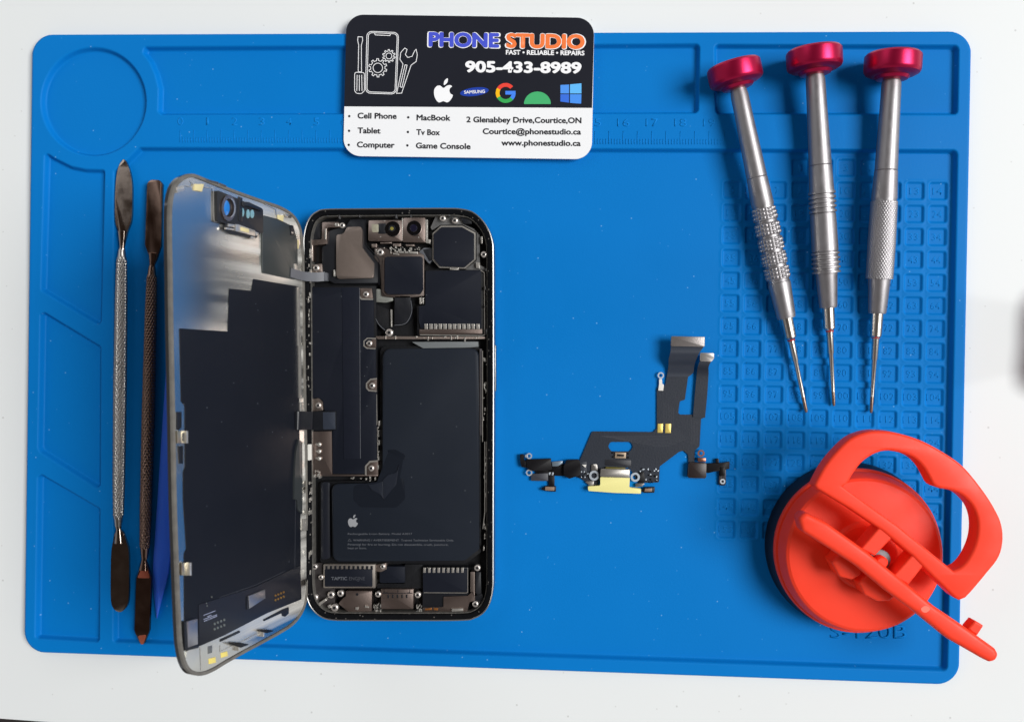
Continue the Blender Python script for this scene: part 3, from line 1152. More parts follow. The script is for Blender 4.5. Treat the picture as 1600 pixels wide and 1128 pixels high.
M_BRNZ = mat('bronze_shield', (158, 142, 135), rough=0.36, metal=1.0, var=0.1, vscale=300, bump=0.05, bscale=1500)
M_SILV = mat('bright_metal', (200, 196, 189), rough=0.3, metal=0.72, var=0.25, vscale=600)
M_SCREW = mat('screw_metal', (200, 193, 187), rough=0.32, metal=0.7, var=0.15, vscale=900)
M_DIEL = mat('black_flex', (20, 22, 28), rough=0.4, var=0.15, vscale=300)
M_GREYF = mat('grey_flex', (92, 94, 100), rough=0.45, var=0.1, vscale=200)
M_WHITEP = mat('white_plastic', (225, 222, 215), rough=0.5, var=0.05)
M_GLASSL = mat('lens_black', (8, 8, 10), rough=0.08, coat=1.0)
M_PRINT = mat('grey_print', (150, 152, 156), rough=0.5)
M_PRINT2 = mat('dim_print', (92, 95, 102), rough=0.5)
phone = thing('smartphone', 'opened smartphone with its screen standing up on edge and black battery exposed', 'smartphone', HOR.at((622, 648), FLOOR_Z))
body_px = spline([(473, 400), (473, 372), (477, 352), (484, 338), (494, 330), (508, 326), (560, 325.2), (640, 324.6), (700, 324.4), (720, 325.4), (738, 330), (753, 342), (764, 358), (770, 376), (771.6, 400),
                  (772, 520), (772, 650), (771.6, 780), (771.5, 890), (771, 918), (767, 940), (757, 957), (742, 966.5), (722, 970), (640, 970.5), (560, 970.3), (522, 969.8), (504, 966), (490, 956), (480, 940), (476, 915), (475.5, 860), (475, 760), (474, 560)], 5, True)
PB = FLOOR_Z
PT = 9.0
sweep_ring('frame', body_px, HOR, [(0.0, PB + 1.2), (1.2, PB), (2.0, PB), (2.0, PB + 1.0), (0.55, PB + 1.6), (0.55, PT - 0.15), (0.35, PT), (0.12, PT - 0.1), (0.0, PT - 0.7)], M_FRAME, phone, PT)
sweep_ring('gasket', body_px, HOR, [(0.57, PT - 3), (0.57, PT - 0.25), (0.9, PT - 0.2), (1.7, PT - 0.5), (2.15, PT - 0.6), (2.3, PT - 1.0), (2.3, PT - 6)], M_BLK, phone, PT)
sweep_ring('inner_lip', body_px, HOR, [(2.32, PT - 5.5), (2.32, PT - 1.5), (2.42, PT - 1.35), (2.6, PT - 1.35), (2.75, PT - 1.6), (2.75, PT - 5.5)], mat('mottled_ledge', (110, 108, 104), rough=0.5, metal=0.6, var=0.6, vscale=700, bump=0.3, bscale=900), phone, PT)
fl_ = [HOR.P(a, 0) for a in inset(body_px, HOR, 0.8, PT)]
bm = bmesh.new()
add_slab(bm, [Vector((p.x, p.y, 2.6)) for p in fl_], Vector((0, 0, 1.4)), 0)
bm_link('back_plate', bm, M_CAV, phone)
# side button on the right
plate('side_button', rect(771.5, 539, 775, 611), HOR, 3.6, 6.4, M_FRAME, phone, bevel=0.25)

ZB = 6.2          # level of most shields
P_ = lambda nm, px, z1, m, r=2.0, z0=3.0, bev=0.12, pa=phone: plate(nm, px, HOR, z0, z1, m, pa, bevel=bev, r=r)


def screw(c, r=1.05, z=7.0, pa=phone):
    s = disc('screw', c, z - 1.6, z, r, M_SCREW, pa, dome=0.12, n=20, bevel=0.2)
    disc('screw_socket', c, z + 0.05, z + 0.28, r * 0.40, M_DIEL, s, n=10, bevel=0.03)
    return s


def gasket_bits(side, seed):
    """Torn adhesive and small sprung contacts along a side wall."""
    rg = random.Random(seed)
    polys = []
    for (x0, x1, y0, y1, k) in side:
        for i in range(k):
            x, y = rg.uniform(x0, x1), rg.uniform(y0, y1)
            w, h = rg.uniform(0.6, 2.2), rg.uniform(1.2, 7.0)
            polys.append([(x, y), (x + w, y + rg.uniform(-.4, .4)), (x + w * rg.uniform(.7, 1.1), y + h), (x + rg.uniform(-.3, .3), y + h)])
    return polys


plates('contact_strip', gasket_bits([(481, 484, 380, 440, 10), (480.5, 484.5, 455, 640, 16)], 3), HOR, 7.5, 9.05, M_SILV, phone, 0.05)
plates('contact_strip', gasket_bits([(481.5, 486, 745, 900, 18)], 5), HOR, 7.5, 9.0, M_SILV, phone, 0.05)
plates('contact_strip', gasket_bits([(754.5, 761, 548, 680, 22), (755, 759, 690, 800, 8), (755, 761, 815, 855, 10)], 9), HOR, 4, 7.2, M_SILV, phone, 0.05)
plates('torn_adhesive', gasket_bits([(484, 540, 331, 336, 8), (560, 700, 331, 336, 10), (700, 752, 334, 340, 8), (500, 740, 959, 965, 16), (757, 764, 380, 520, 10)], 13), HOR, 6, 7.9, mat('grey_adhesive', (70, 70, 72), rough=0.7, var=0.4, vscale=900), phone, 0.05)
for q in ([(754, 548), (754, 690)], [(757.5, 690), (757.5, 800), (754.5, 826)], [(760, 690), (760, 800)]):
    stroke('side_rail', [q], 1.0, HOR, 7.3, M_SILV, phone)
P_('side_channel', rect(749.5, 545, 752.5, 680), 6.6, mat('grey_channel', (74, 70, 72), rough=0.5, var=0.1), 0.5)

# --- upper left: antenna bracket and ear speaker
P_('antenna_module', cA(50, 180, 145, 175, 150, 300, 60, 300), 5.2, M_DIEL, 2)
P_('antenna_bracket', cA(150, 168, 270, 168, 275, 204, 186, 206, 186, 322, 92, 330, 92, 445, 58, 445, 60, 296, 148, 290), 6.6, M_BRNZ, 1.5)
plates('bright_clip', [cA(60, 330, 82, 330, 80, 440, 62, 440), cA(240, 175, 268, 175, 268, 198, 240, 198), cA(170, 215, 180, 215, 178, 290, 168, 290)], HOR, 6, 7.0, M_SILV, phone)
screw(cA(290, 190)[0], 1.0)
P_('speaker_housing', cA(190, 235, 250, 215, 320, 195, 350, 150, 452, 150, 455, 330, 545, 440, 545, 600, 240, 600, 150, 560, 150, 340, 186, 330), 5.8, M_DIEL, 3)
P_('speaker_plate', cA(326, 203, 424, 200, 434, 228, 432, 345, 470, 398, 514, 455, 514, 562, 262, 568, 250, 540, 250, 256, 300, 252), 7.0, M_NICK, 3.0, 5, 0.2)
stroke('housing_edge', [cA(458, 150, 460, 325, 540, 415, 552, 440, 552, 610)], 1.0, HOR, 6.4, M_DIEL, phone)
plates('bright_clip', [cA(228, 505, 240, 505, 242, 550, 230, 550)], HOR, 5, 7.0, M_SILV, phone)
screw(cA(106, 490)[0], 1.15)
P_('bracket', cA(66, 470, 150, 460, 155, 525, 70, 525), 6.0, M_NICK, 2)
# --- front camera row
fc = P_('front_camera', cA(478, 156, 714, 154, 716, 304, 476, 300), 7.4, M_BRNZ, 1.5, 4)
plate('dot_projector', cA(500, 182, 548, 182, 548, 240, 500, 240), HOR, 7.3, 7.7, mat('pale_window', (150, 146, 128), rough=0.4, var=0.15, vscale=900), fc, 0.05, r=2)
plate('sensor_strip', cA(545, 178, 600, 178, 600, 250, 545, 250), HOR, 7.3, 7.6, M_DIEL, fc, 0.05, r=1)
disc('lens', cA(647, 216)[0], 7.3, 8.0, 2.75, M_GLASSL, fc, n=32)
disc('lens_ring', cA(642, 212)[0], 7.9, 8.15, 1.2, M_DIEL, fc, n=24)
disc('lens_glint', cA(641, 213)[0], 8.1, 8.3, 0.62, mat('amber_glint', (190, 180, 92), rough=0.25, metal=0.6), fc, n=16)  # yellow highlight on the lens, put in as a small amber disc
fc2 = P_('front_camera', cA(722, 138, 878, 136, 878, 312, 718, 308), 7.4, M_BRNZ, 1.5, 4)
disc('lens', cA(798, 210)[0], 7.3, 8.1, 2.65, M_GLASSL, fc2, n=32)
disc('lens_ring', cA(794, 210)[0], 8.0, 8.2, 1.35, mat('deep_lens', (22, 22, 40), rough=0.1, coat=1), fc2, n=24)
plates('bright_clip', [cA(876, 150, 892, 150, 892, 290, 876, 290), cA(884, 286, 915, 292, 910, 320, 880, 314), cA(712, 140, 720, 140, 718, 300, 712, 300)], HOR, 5, 7.3, M_SILV, phone)
plates('solder_dot', [ell(*cA(x, y)[0], 1.0, n=10) for x, y in ((590, 160), (562, 272), (690, 270), (690, 165), (830, 275))], HOR, 7, 7.55, M_SILV, phone, 0.02)
plates('small_connector', [cA(500, 322, 536, 320, 536, 346, 500, 348), cA(650, 320, 705, 318, 705, 340, 650, 340), cA(560, 310, 640, 308, 640, 318, 560, 320), cA(740, 325, 800, 325, 800, 338, 740, 338)], HOR, 4, 6.6, M_NICK, phone)
plates('bright_clip', gasket_bits([(583, 640, 384, 391, 18), (630, 655, 386, 392, 10)], 21), HOR, 5, 6.7, M_SILV, phone, 0.04)
P_('camera_bracket', cA(520, 350, 600, 350, 640, 378, 830, 378, 860, 395, 870, 400, 870, 690, 760, 700, 640, 700, 570, 690, 560, 470, 520, 420), 6.2, mat('dark_nickel', (112, 102, 97), rough=0.42, metal=1.0, var=0.15, vscale=600), 2)
plates('bright_clip', [cA(672, 372, 825, 376, 825, 392, 672, 386), cA(650, 385, 690, 392, 690, 400, 650, 396)], HOR, 6, 6.7, M_SILV, phone)
screw(cA(560, 380)[0], 1.2, 7.2)
# --- rear camera covers
P_('camera_cover', cA(592, 412, 858, 410, 862, 640, 840, 676, 612, 676, 590, 652), 7.3, M_SHEET, 4, 5, 0.2)
stroke('cover_edge', [cA(586, 420, 580, 470, 580, 660, 604, 686, 700, 690)], 1.0, HOR, 6.9, M_BRNZ, phone)
P_('lens_surround', cA(988, 194, 1140, 194, 1232, 242, 1232, 432, 1158, 496, 976, 490, 928, 434, 928, 248), 6.6, M_SILV, 1.5)
P_('camera_cover', cA(992, 204, 1136, 204, 1222, 250, 1222, 428, 1152, 486, 982, 480, 937, 428, 937, 254), 7.4, M_SHEET, 1.5, 5, 0.2)
plates('bright_clip', [cA(1050, 488, 1112, 490, 1110, 506, 1050, 504)], HOR, 5, 7.0, M_SILV, phone)
P_('flex_strip', cA(832, 378, 868, 350, 925, 352, 925, 440, 905, 462), 5.8, M_GREYF, 1)
P_('flex_strip', cA(862, 362, 925, 350, 930, 430, 908, 445), 6.1, M_DIEL, 1)
for c in ((1000, 140), (1086, 156), (1290, 395)):
    screw(cA(*c)[0], 1.1, 7.4)
P_('bracket', cA(915, 205, 950, 130, 1010, 112, 1120, 130, 1150, 185, 1220, 215, 1260, 260, 1262, 470, 1300, 490, 1300, 520, 1170, 512, 1160, 500, 1240, 440, 1240, 240, 1140, 186, 985, 188, 925, 225), 5.6, mat('dull_bracket', (128, 128, 128), rough=0.45, metal=0.8, var=0.3, vscale=500), 1)
P_('rubber_boot', cA(1120, 135, 1205, 135, 1205, 180, 1150, 180), 6.6, M_DIEL, 1)
plates('bright_clip', [cA(1268, 270, 1282, 268, 1280, 320, 1270, 318), cA(1236, 450, 1262, 455, 1258, 495, 1236, 490)], HOR, 5, 7.2, M_SILV, phone)
# --- large shielded board on the right
P_('board_frame', cA(872, 506, 1268, 504, 1304, 524, 1306, 975, 824, 972, 818, 760, 872, 750), 6.0, M_CAV, 2)
stroke('board_edge', [cA(1268, 508, 1294, 524, 1296, 962, 1280, 968, 840, 962)], 1.3, HOR, 6.6, M_SILV, phone)
P_('board_cover', cA(880, 512, 1270, 508, 1272, 912, 842, 914, 842, 900, 832, 860, 832, 762, 878, 754), 6.8, M_SHEET, 1.5, 5)
plates('shield_comb', [cA(872 + i * 33.2, 884, 895 + i * 33.2, 884, 895 + i * 33.2, 922, 872 + i * 33.2, 922) for i in range(12)], HOR, 6, 7.05, M_SILV, phone, 0.05)
P_('board_foot', cA(836, 924, 1280, 922, 1280, 956, 836, 958), 6.6, M_BRNZ, 1)
# --- connectors in the middle
P_('flex_connector', cA(662, 690, 775, 690, 778, 840, 745, 885, 660, 890), 6.2, M_DIEL, 2)
P_('flex_connector', cA(520, 740, 635, 790, 640, 910, 580, 930, 520, 860), 5.6, M_CAV, 1)
plates('bright_clip', [cA(632, 782, 642, 784, 642, 905, 634, 905), cA(835, 700, 848, 700, 850, 745, 836, 745), cA(855, 700, 866, 700, 866, 742, 856, 742)], HOR, 5, 6.6, M_SILV, phone)
P_('bracket', cA(575, 690, 650, 700, 650, 722, 600, 735, 520, 730, 512, 640, 560, 640), 5.6, mat('pale_bracket', (150, 152, 146), rough=0.5, metal=0.6, var=0.2, vscale=500), 1)
stroke('cable', [spline([(484 + 103, 498), (593, 508), (603, 517)], 6), spline(cA(775, 720, 782, 800, 740, 880, 660, 895), 6)], 0.9, HOR, 6.5, M_GREYF, phone)
screw(cA(622, 946)[0], 1.35, 7.4)
P_('cross_rail', cA(530, 972, 1300, 976, 1300, 992, 545, 992, 530, 985), 6.4, M_NICK, 1)
plates('bright_clip', gasket_bits([(600, 750, 524.5, 527, 14)], 31), HOR, 5, 6.8, M_SILV, phone, 0.04)

# --- main logic board cover (left)
P_('board_frame', [(484.5, 447), (587.5, 447), (589, 560), (590, 742), (485, 744)], 6.2, M_CAV, 1.5)
lb = P_('board_cover', cA(72, 628, 408, 628, 412, 690, 430, 712, 512, 714, 516, 985)[0:6] + cB(492, 2, 520, 22, 585, 24, 585, 258, 540, 262, 508, 295, 508, 335, 530, 356, 590, 360, 594, 896, 530, 902, 502, 940, 502, 1000, 248, 1000, 246, 662, 278, 658, 276, 512, 186, 510, 170, 425, 130, 405, 90, 410) + cA(78, 720), 6.9, M_SHEET, 1.2, 5)
plate('board_band', cA(290, 640, 408, 720)[:1] + [(534.5, 449), (561.5, 449), (562.5, 717), (537, 717)], HOR, 6.8, 7.05, M_SHEET2, lb, 0.05)
stroke('band_edge', [[(561.8, 452), (563.2, 716)]], 0.8, HOR, 7.1, M_GREYF, lb)
stroke('board_edge', [cA(410, 632, 412, 690, 428, 710, 510, 712)], 2.2, HOR, 7.0, M_SILV, phone)
P_('screw_tab', cA(414, 634, 500, 634, 510, 706, 432, 706, 418, 690), 6.7, M_BRNZ, 1)
stroke('board_edge', [cA(530, 988, 470, 986, 446, 1006, 446, 1040, 466, 1056, 528, 1060)], 1.8, HOR, 7.0, M_SILV, phone)
P_('screw_tab', cA(530, 990, 474, 990, 452, 1008, 452, 1040, 468, 1052, 530, 1055), 6.7, M_BRNZ, 1)
stroke('board_edge', [cB(594, 258, 545, 264, 514, 296, 514, 330, 532, 350, 594, 356)], 2.2, HOR, 7.0, M_SILV, phone)
P_('screw_tab', cB(594, 262, 548, 268, 520, 298, 520, 330, 536, 346, 594, 350), 6.7, M_BRNZ, 1)
stroke('board_edge', [cB(602, 900, 540, 906, 508, 942, 508, 1012)], 2.6, HOR, 7.0, M_SILV, phone)
P_('screw_tab', cB(604, 904, 545, 910, 516, 946, 516, 1010, 604, 1010), 6.7, M_BRNZ, 1)
P_('screw_tab', cB(88, 420, 140, 410, 172, 440, 176, 506, 92, 512), 6.7, M_NICK, 2)
for c, f in (((458, 676), cA), ((482, 1022), cA), ((556, 313), cB), ((549, 958), cB), ((134, 467), cB)):
    screw(f(*c)[0], 1.05, 7.3)
P_('board_foot', cB(80, 1004, 604, 1008, 604, 1020, 80, 1018), 6.5, M_BRNZ, 0.3)
stroke('board_edge', [cB(592, 380, 596, 620), cB(598, 640, 602, 880)], 1.0, HOR, 6.6, M_SILV, phone)
plates('bright_clip', gasket_bits([(589, 591.5, 655, 735, 14), (540, 585, 744, 747, 8)], 41), HOR, 5, 6.9, M_SILV, phone, 0.04)
# display connectors on the board
P_('display_connector', cB(76, 516, 274, 512, 276, 658, 80, 660), 8.0, M_DIEL, 1.5, 5, 0.2)
P_('connector_flex', cB(172, 520, 268, 518, 270, 652, 174, 654), 8.2, mat('slate_flex', (48, 54, 66), rough=0.4, var=0.1, vscale=400), 1.0, 7, 0.2)
sp = P_('contact_plate', cB(78, 672, 242, 668, 246, 1004, 80, 1006), 7.0, M_BRNZ, 1)
for y in (772, 826, 882):
    disc('contact_pin', cB(142, y)[0], 6.9, 7.7, 0.75, M_SILV, sp, dome=0.2, n=16)
    plate('contact_tail', cB(116, y - 10, 142, y - 10, 142, y + 8, 116, y + 4), HOR, 6.9, 7.4, M_SILV, sp, 0.05)
P_('white_pad', cB(52, 772, 80, 770, 82, 892, 54, 896), 9.1, M_WHITEP, 0.5, 8.2)
plates('brass_clip', [cB(62, 690, 76, 690, 76, 760, 62, 760), cB(62, 900, 76, 900, 76, 968, 62, 968)], HOR, 4, 7.2, mat('pale_brass', (176, 160, 120), rough=0.35, metal=1.0), phone)
plates('bright_clip', gasket_bits([(484, 498, 733, 742, 12)], 51), HOR, 4, 7.2, M_SILV, phone, 0.04)

# --- battery
batt_px = fillet([(598, 545), (747.5, 544.5), (748.5, 700), (748.5, 858), (726, 875.5), (520, 877), (518, 756), (590, 755), (598, 748)], [11, 11, 0, 3, 6, 9, 9, 3, 3], 8)
battery = plate('battery', batt_px, HOR, 3.0, 7.1, M_BATT, phone, bevel=0.7, smooth=60)
plate('battery_skirt', fillet([(594, 541), (751, 541), (752, 862), (728, 880), (500, 880), (500, 752), (594, 750)], [8, 8, 4, 6, 5, 4, 4]), HOR, 2.7, 5.0, M_CAV, phone, 0.2)
plate('side_flap', fillet(cC(150, 62, 212, 60, 216, 620, 146, 632), 4), HOR, 3, 5.6, mat('navy_flap', (24, 27, 36), rough=0.35, var=0.1), phone, 0.2)
plate('pull_tab', fillet(cB(640, 812, 745, 812, 812, 850, 822, 900), 5) + fillet(cC(742, 30, 760, 60, 768, 190, 700, 248, 440, 246, 388, 195, 388, 84, 560, 60), 8), HOR, 7.05, 7.18, mat('tab_film', (25, 29, 37), spec=0.12, rough=0.4, var=0.06), battery, 0.03)
for a in (spline(cC(600, 50, 640, 10, 700, -10, 720, -60), 5) + spline(cC(700, 80, 640, 150, 610, 190), 5), spline(cC(600, 55, 540, 75, 490, 80), 5) + spline(cC(520, 120, 580, 150, 608, 188), 5)):
    plate('tab_fold', a, HOR, 7.15, 7.45, mat('tab_fold_film', (34, 38, 47), spec=0.25, rough=0.35, var=0.05), battery, 0.15)
P_('insulator', cA(780, 1012, 1250, 1010, 1252, 1046, 1180, 1052, 862, 1056), 6.0, mat('grey_insulator', (108, 112, 114), rough=0.5, var=0.08), 0.5, 3, 0.05)
ba = lambda q: [(p[0] - cK(654, 522)[0][0], p[1] - cK(654, 522)[0][1]) for p in q]
ce = cC(380, 358)[0]
apple('fruit_emblem', lambda q: [(ce[0] + a * 0.52, ce[1] + b * 0.52) for a, b in ba(q)], 1, HOR, 7.16, M_PRINT, battery)
for t, a, b, c in (('Rechargeable Li-ion Battery. Model A3017', (345, 447), (818, 447), 13), ('WARNING / AVERTISSEMENT  Trained Technician Serviceable Only.', (384, 494), (1124, 495), 14),
                   ('Potential for fire or burning. Do not disassemble, crush, puncture,', (345, 525), (1084, 527), 14), ('heat or burn.', (345, 552), (484, 552), 14)):
    lettering('printed_line', t, cC(*a)[0], cC(*b)[0], c / 4.7, HOR, 7.16, M_PRINT2, battery, 0.012)
stroke('warning_symbol', [cC(358, 478, 346, 494, 371, 494)], 0.5, HOR, 7.16, M_PRINT2, battery, closed=(0,))

# --- bottom row
tap = P_('haptic_motor', cC(166, 664, 548, 664, 548, 838, 166, 838), 6.6, mat('motor_case', (176, 168, 160), rough=0.36, metal=0.85, var=0.15, vscale=500), 1.2)
plate('motor_cover', cC(176, 700, 526, 700, 526, 828, 176, 828), HOR, 6.5, 6.85, M_SHEET, tap, 0.06, r=1)
plates('shield_comb', [cC(180 + i * 33.2, 676, 197 + i * 33.2, 676, 197 + i * 33.2, 704, 180 + i * 33.2, 704) for i in range(11)], HOR, 6.5, 6.75, M_DIEL, tap, 0.04)
lettering('printed_line', 'TAPTIC', cC(224, 780)[0], cC(340, 780)[0], 24 / 4.7, HOR, 6.92, M_PRINT2, tap, 0.025)
lettering('printed_line', 'ENGINE', cC(354, 780)[0], cC(470, 780)[0], 24 / 4.7, HOR, 6.92, mat('faint_print', (62, 65, 72), rough=0.5), tap, 0.01)
for c, r in (((600, 682), 0.9), ((290, 880), 1.15), ((220, 890), 1.25), ((100, 910), 1.2), ((246, 985), 1.35), ((146, 762), 0.9), ((100, 684), 1.0), ((566, 886), 1.05), ((858, 890), 1.1), ((1282, 958), 1.1), ((1296, 692), 1.1)):
    screw(cC(*c)[0], r, 7.2)
P_('bracket', cC(552, 668, 628, 655, 630, 700, 590, 720, 552, 716), 6.2, M_NICK, 1)
P_('bracket', cC(90, 655, 160, 655, 165, 830, 250, 845, 250, 1000, 180, 975, 90, 900, 80, 760), 5.2, mat('dark_bracket', (70, 66, 66), rough=0.45, metal=0.7, var=0.35, vscale=500), 1)
plates('bright_clip', [cC(130, 950, 180, 916, 190, 930, 140, 966), cC(196, 968, 216, 962, 222, 984, 204, 988), cC(1108, 992, 1190, 988, 1192, 1008, 1108, 1012), cC(400, 980, 425, 978, 420, 1000, 400, 996), cC(470, 968, 500, 975, 498, 985, 470, 982)], HOR, 5, 7.3, M_SILV, phone)
P_('antenna_plate', cC(332, 860, 524, 860, 520, 1010, 348, 1012, 276, 952, 312, 912, 330, 905), 6.7, M_BRNZ, 1.5)
disc('plate_hole', cC(413, 885)[0], 6.6, 6.76, 0.5, M_DIEL, phone, n=14, bevel=0.02)
P_('center_block', cC(580, 680, 764, 680, 764, 800, 580, 800), 6.0, M_SHEET, 2)
P_('flex_strip', cC(764, 664, 895, 664, 895, 840, 764, 840, 560, 840, 560, 806, 764, 806), 5.2, M_CAV, 1)
port = P_('charging_port', cC(588, 846, 828, 846, 826, 992, 590, 992), 6.8, M_BRNZ, 1.2)
plates('port_slot', [cC(636 + i * 34, 886, 647 + i * 34, 886, 647 + i * 34, 912, 636 + i * 34, 912) for i in range(5)], HOR, 6.7, 6.9, M_DIEL, port, 0.03)
stroke('port_seam', [cC(596, 876, 822, 876), cC(610, 848, 610, 872, 640, 872), cC(800, 850, 800, 872, 780, 872), cC(712, 850, 712, 872)], 0.9, HOR, 6.86, M_DIEL, port)
plates('bright_clip', gasket_bits([(582, 594, 938, 955, 10), (650, 658, 940, 954, 8)], 61), HOR, 5, 6.8, M_SILV, phone, 0.04)
P_('pale_seal', spline(cC(540, 992, 600, 1012, 710, 1018, 820, 1014, 892, 992), 4) + cC(890, 1012) + spline(cC(880, 1024, 710, 1030, 560, 1024), 4) + cC(536, 1010), 6.0, mat('grey_rubber', (150, 150, 148), rough=0.55, var=0.1), 0)
P_('speaker_frame', cC(894, 686, 1230, 686, 1230, 874, 1236, 900, 1240, 940, 1222, 1012, 896, 1014), 5.9, M_DIEL, 1.5)
stroke('speaker_edge', [cC(1226, 690, 1226, 868, 1216, 874, 904, 872)], 0.9, HOR, 6.9, M_SILV, phone)
P_('speaker_cover', cC(898, 700, 1222, 700, 1220, 868, 898, 868), 6.7, M_SHEET, 1, 5)
plates('shield_comb', [cC(899 + i * 34.8, 690, 917 + i * 34.8, 690, 917 + i * 34.8, 726, 899 + i * 34.8, 726) for i in range(9)], HOR, 6, 7.0, M_SILV, phone, 0.05)
P_('antenna_plate', cC(1048, 902, 1226, 896, 1278, 850, 1278, 720, 1246, 724, 1246, 870, 1278, 860, 1280, 930, 1236, 945, 1222, 1008, 896, 1010, 896, 980, 1048, 976)[:3] + cC(1244, 870, 1276, 862, 1278, 930, 1238, 942, 1222, 1008, 898, 1010, 898, 982, 1048, 978), 6.5, M_BRNZ, 1)
P_('bracket', cC(1246, 720, 1278, 720, 1278, 862, 1244, 868), 6.3, M_NICK, 1)
plates('amber_pad', [cC(912, 990, 960, 984, 962, 998, 914, 1002), cC(975, 984, 1008, 986, 1006, 1002, 976, 1000)], HOR, 6, 6.65, mat('amber_film', (150, 96, 48), rough=0.35, metal=0.5), phone, 0.04)
P_('antenna_module', cC(1284, 720, 1322, 720, 1326, 890, 1300, 900, 1284, 870), 6.0, M_DIEL, 2)
P_('rubber_boot', cC(1270, 900, 1330, 880, 1345, 920, 1320, 970, 1290, 985), 6.2, M_DIEL, 2)

# ------------------------------------------------------------------ opened smartphone: the lifted screen
M_LGLASS = mat('display_glass_edge', (16, 15, 16), rough=0.12, coat=0.6)
M_LFRM = mat('grey_bezel', (104, 101, 96), rough=0.6, spec=0.25, var=0.45, vscale=400, bump=0.2, bscale=2500)
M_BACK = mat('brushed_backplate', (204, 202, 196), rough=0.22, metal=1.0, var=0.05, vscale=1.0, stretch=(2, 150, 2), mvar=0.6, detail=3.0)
# reflected sheen painted in: streaks turn less metallic and paler towards the hinge
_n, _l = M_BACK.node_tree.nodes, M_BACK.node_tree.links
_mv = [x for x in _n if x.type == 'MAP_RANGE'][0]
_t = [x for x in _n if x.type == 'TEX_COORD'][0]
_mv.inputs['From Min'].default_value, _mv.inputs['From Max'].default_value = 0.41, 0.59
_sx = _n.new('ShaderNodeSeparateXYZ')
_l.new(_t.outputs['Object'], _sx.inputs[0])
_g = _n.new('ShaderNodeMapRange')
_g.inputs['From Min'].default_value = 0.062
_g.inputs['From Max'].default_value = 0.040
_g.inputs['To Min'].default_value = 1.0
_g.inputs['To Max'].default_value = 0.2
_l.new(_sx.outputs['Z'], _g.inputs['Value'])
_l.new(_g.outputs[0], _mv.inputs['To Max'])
M_LSHEET = mat('screen_graphite', (22, 25, 33), rough=0.5, var=0.05, vscale=70, bump=0.03, bscale=600, rvar=0.05, spec=0.15)
add_specks(M_LSHEET, 220, 0.05, 0.10, (110, 115, 125), 0.6, steep=True)
add_specks(M_BATT, 200, 0.05, 0.08, (110, 115, 120), 0.5)
add_specks(M_SHEET, 240, 0.05, 0.08, (110, 115, 120), 0.5)
lid_px = spline([(266, 420), (265, 345), (267, 310), (274, 288), (287, 275.5), (302, 271.5), (322, 278.6), (346.8, 288.6), (379, 301), (414, 313.4), (438.7, 322), (456, 332), (466, 344.4), (472, 360), (475, 385), (476.5, 420),
                 (477.5, 520), (479.5, 640), (481, 720), (482.5, 800), (483.5, 860), (483, 905), (481.5, 926), (477.9, 947), (469, 965), (456, 979), (435.4, 992), (407, 1007.6), (384, 1020), (355.7, 1036), (335, 1048.5), (320, 1054.5), (307, 1055), (296, 1050), (288, 1037), (283, 1016), (280, 986),
                 (276, 883), (272.5, 780), (269.5, 620), (267.5, 520)], 5, True)
dsp = sweep_ring('screen', lid_px, LID, [(0.0, -1.7), (0.25, -1.85), (30, -1.85), (30, -0.6), (0.0, -0.6)], M_LGLASS, phone, 0.4)
bm = bmesh.new()
add_slab(bm, [LID.P(a, -0.75) for a in inset(lid_px, LID, 0.6, 0.4)], LID.n * 0.9, 0)
bm_link('cover_glass', bm, M_LGLASS, dsp)
sweep_ring('bezel', lid_px, LID, [(0.0, -0.58), (0.0, 0.15), (0.15, 0.4), (0.95, 0.45), (1.1, 0.3), (1.1, -0.58)], M_LFRM, dsp, 0.4)
bm = bmesh.new()
add_slab(bm, [LID.P(a, 0.0) for a in inset(lid_px, LID, 1.05, 0.4)], LID.n * 0.5, 0)
bm_link('metal_backing', bm, M_BACK, dsp)
Q_ = lambda nm, px, h1, m, r=1.0, h0=-0.2, bev=0.08, pa=None: plate(nm, px, LID, h0, h1, m, pa or dsp, bevel=bev, r=r)
# black sheet with its stepped corner
sheet_px = [(281, 513), (356.5, 518), (358, 451), (393, 454.5), (396, 436)] + cD(890, 752) + [(466, 448), (467.5, 640), (469, 740), (470, 860), (469.5, 930)] + cF(890, 610, 690, 690, 430, 825, 276, 892, 190, 915, 190, 735, 188, 330, 202, 300) + [(287, 780), (287, 737), (290, 730), (289.6, 634), (283.8, 627)]
Q_('graphite_sheet', sheet_px, 0.22, M_LSHEET, 1.0, -0.1, 0.05)
# lower display board
brd = Q_('display_board', cF(275, 640, 620, 530, 760, 462, 892, 400, 900, 606, 690, 690, 430, 825, 278, 892), 0.45, mat('display_board_black', (19, 22, 32), rough=0.4, var=0.08, vscale=80), 1.0, 0.1)
plate('driver_chip', cF(580, 585, 678, 545, 680, 600, 582, 664), LID, 0.4, 1.0, mat('chip_grey', (150, 150, 156), rough=0.3, metal=0.8, var=0.1, vscale=300), brd, 0.08)
plate('chip_side', cF(566, 590, 579, 585, 580, 668, 566, 668), LID, 0.4, 0.8, M_DIEL, brd, 0.05)
Q_('driver_chip', cF(205, 742, 268, 724, 270, 878, 210, 900), 1.1, MATS['chip_grey'], 1, 0.2)
Q_('chip_frame', cF(186, 738, 206, 742, 212, 902, 276, 880, 276, 900, 192, 920), 0.9, M_DIEL, 1, 0.2)
M_GOLD = mat('gold_pad', (205, 160, 84), rough=0.3, metal=1.0, var=0.1, vscale=500)
M_TINP = mat('tin_pads', (150, 152, 140), rough=0.35, metal=0.9, var=0.1, vscale=500)
plates('gold_pad', [ell(*cF(742 + i * 16.5, 584 - i * 7 + j * 28)[0], 1.5, 1.9, 10) for i in range(4) for j in range(2)], LID, 0.4, 0.55, M_GOLD, brd, 0.02)
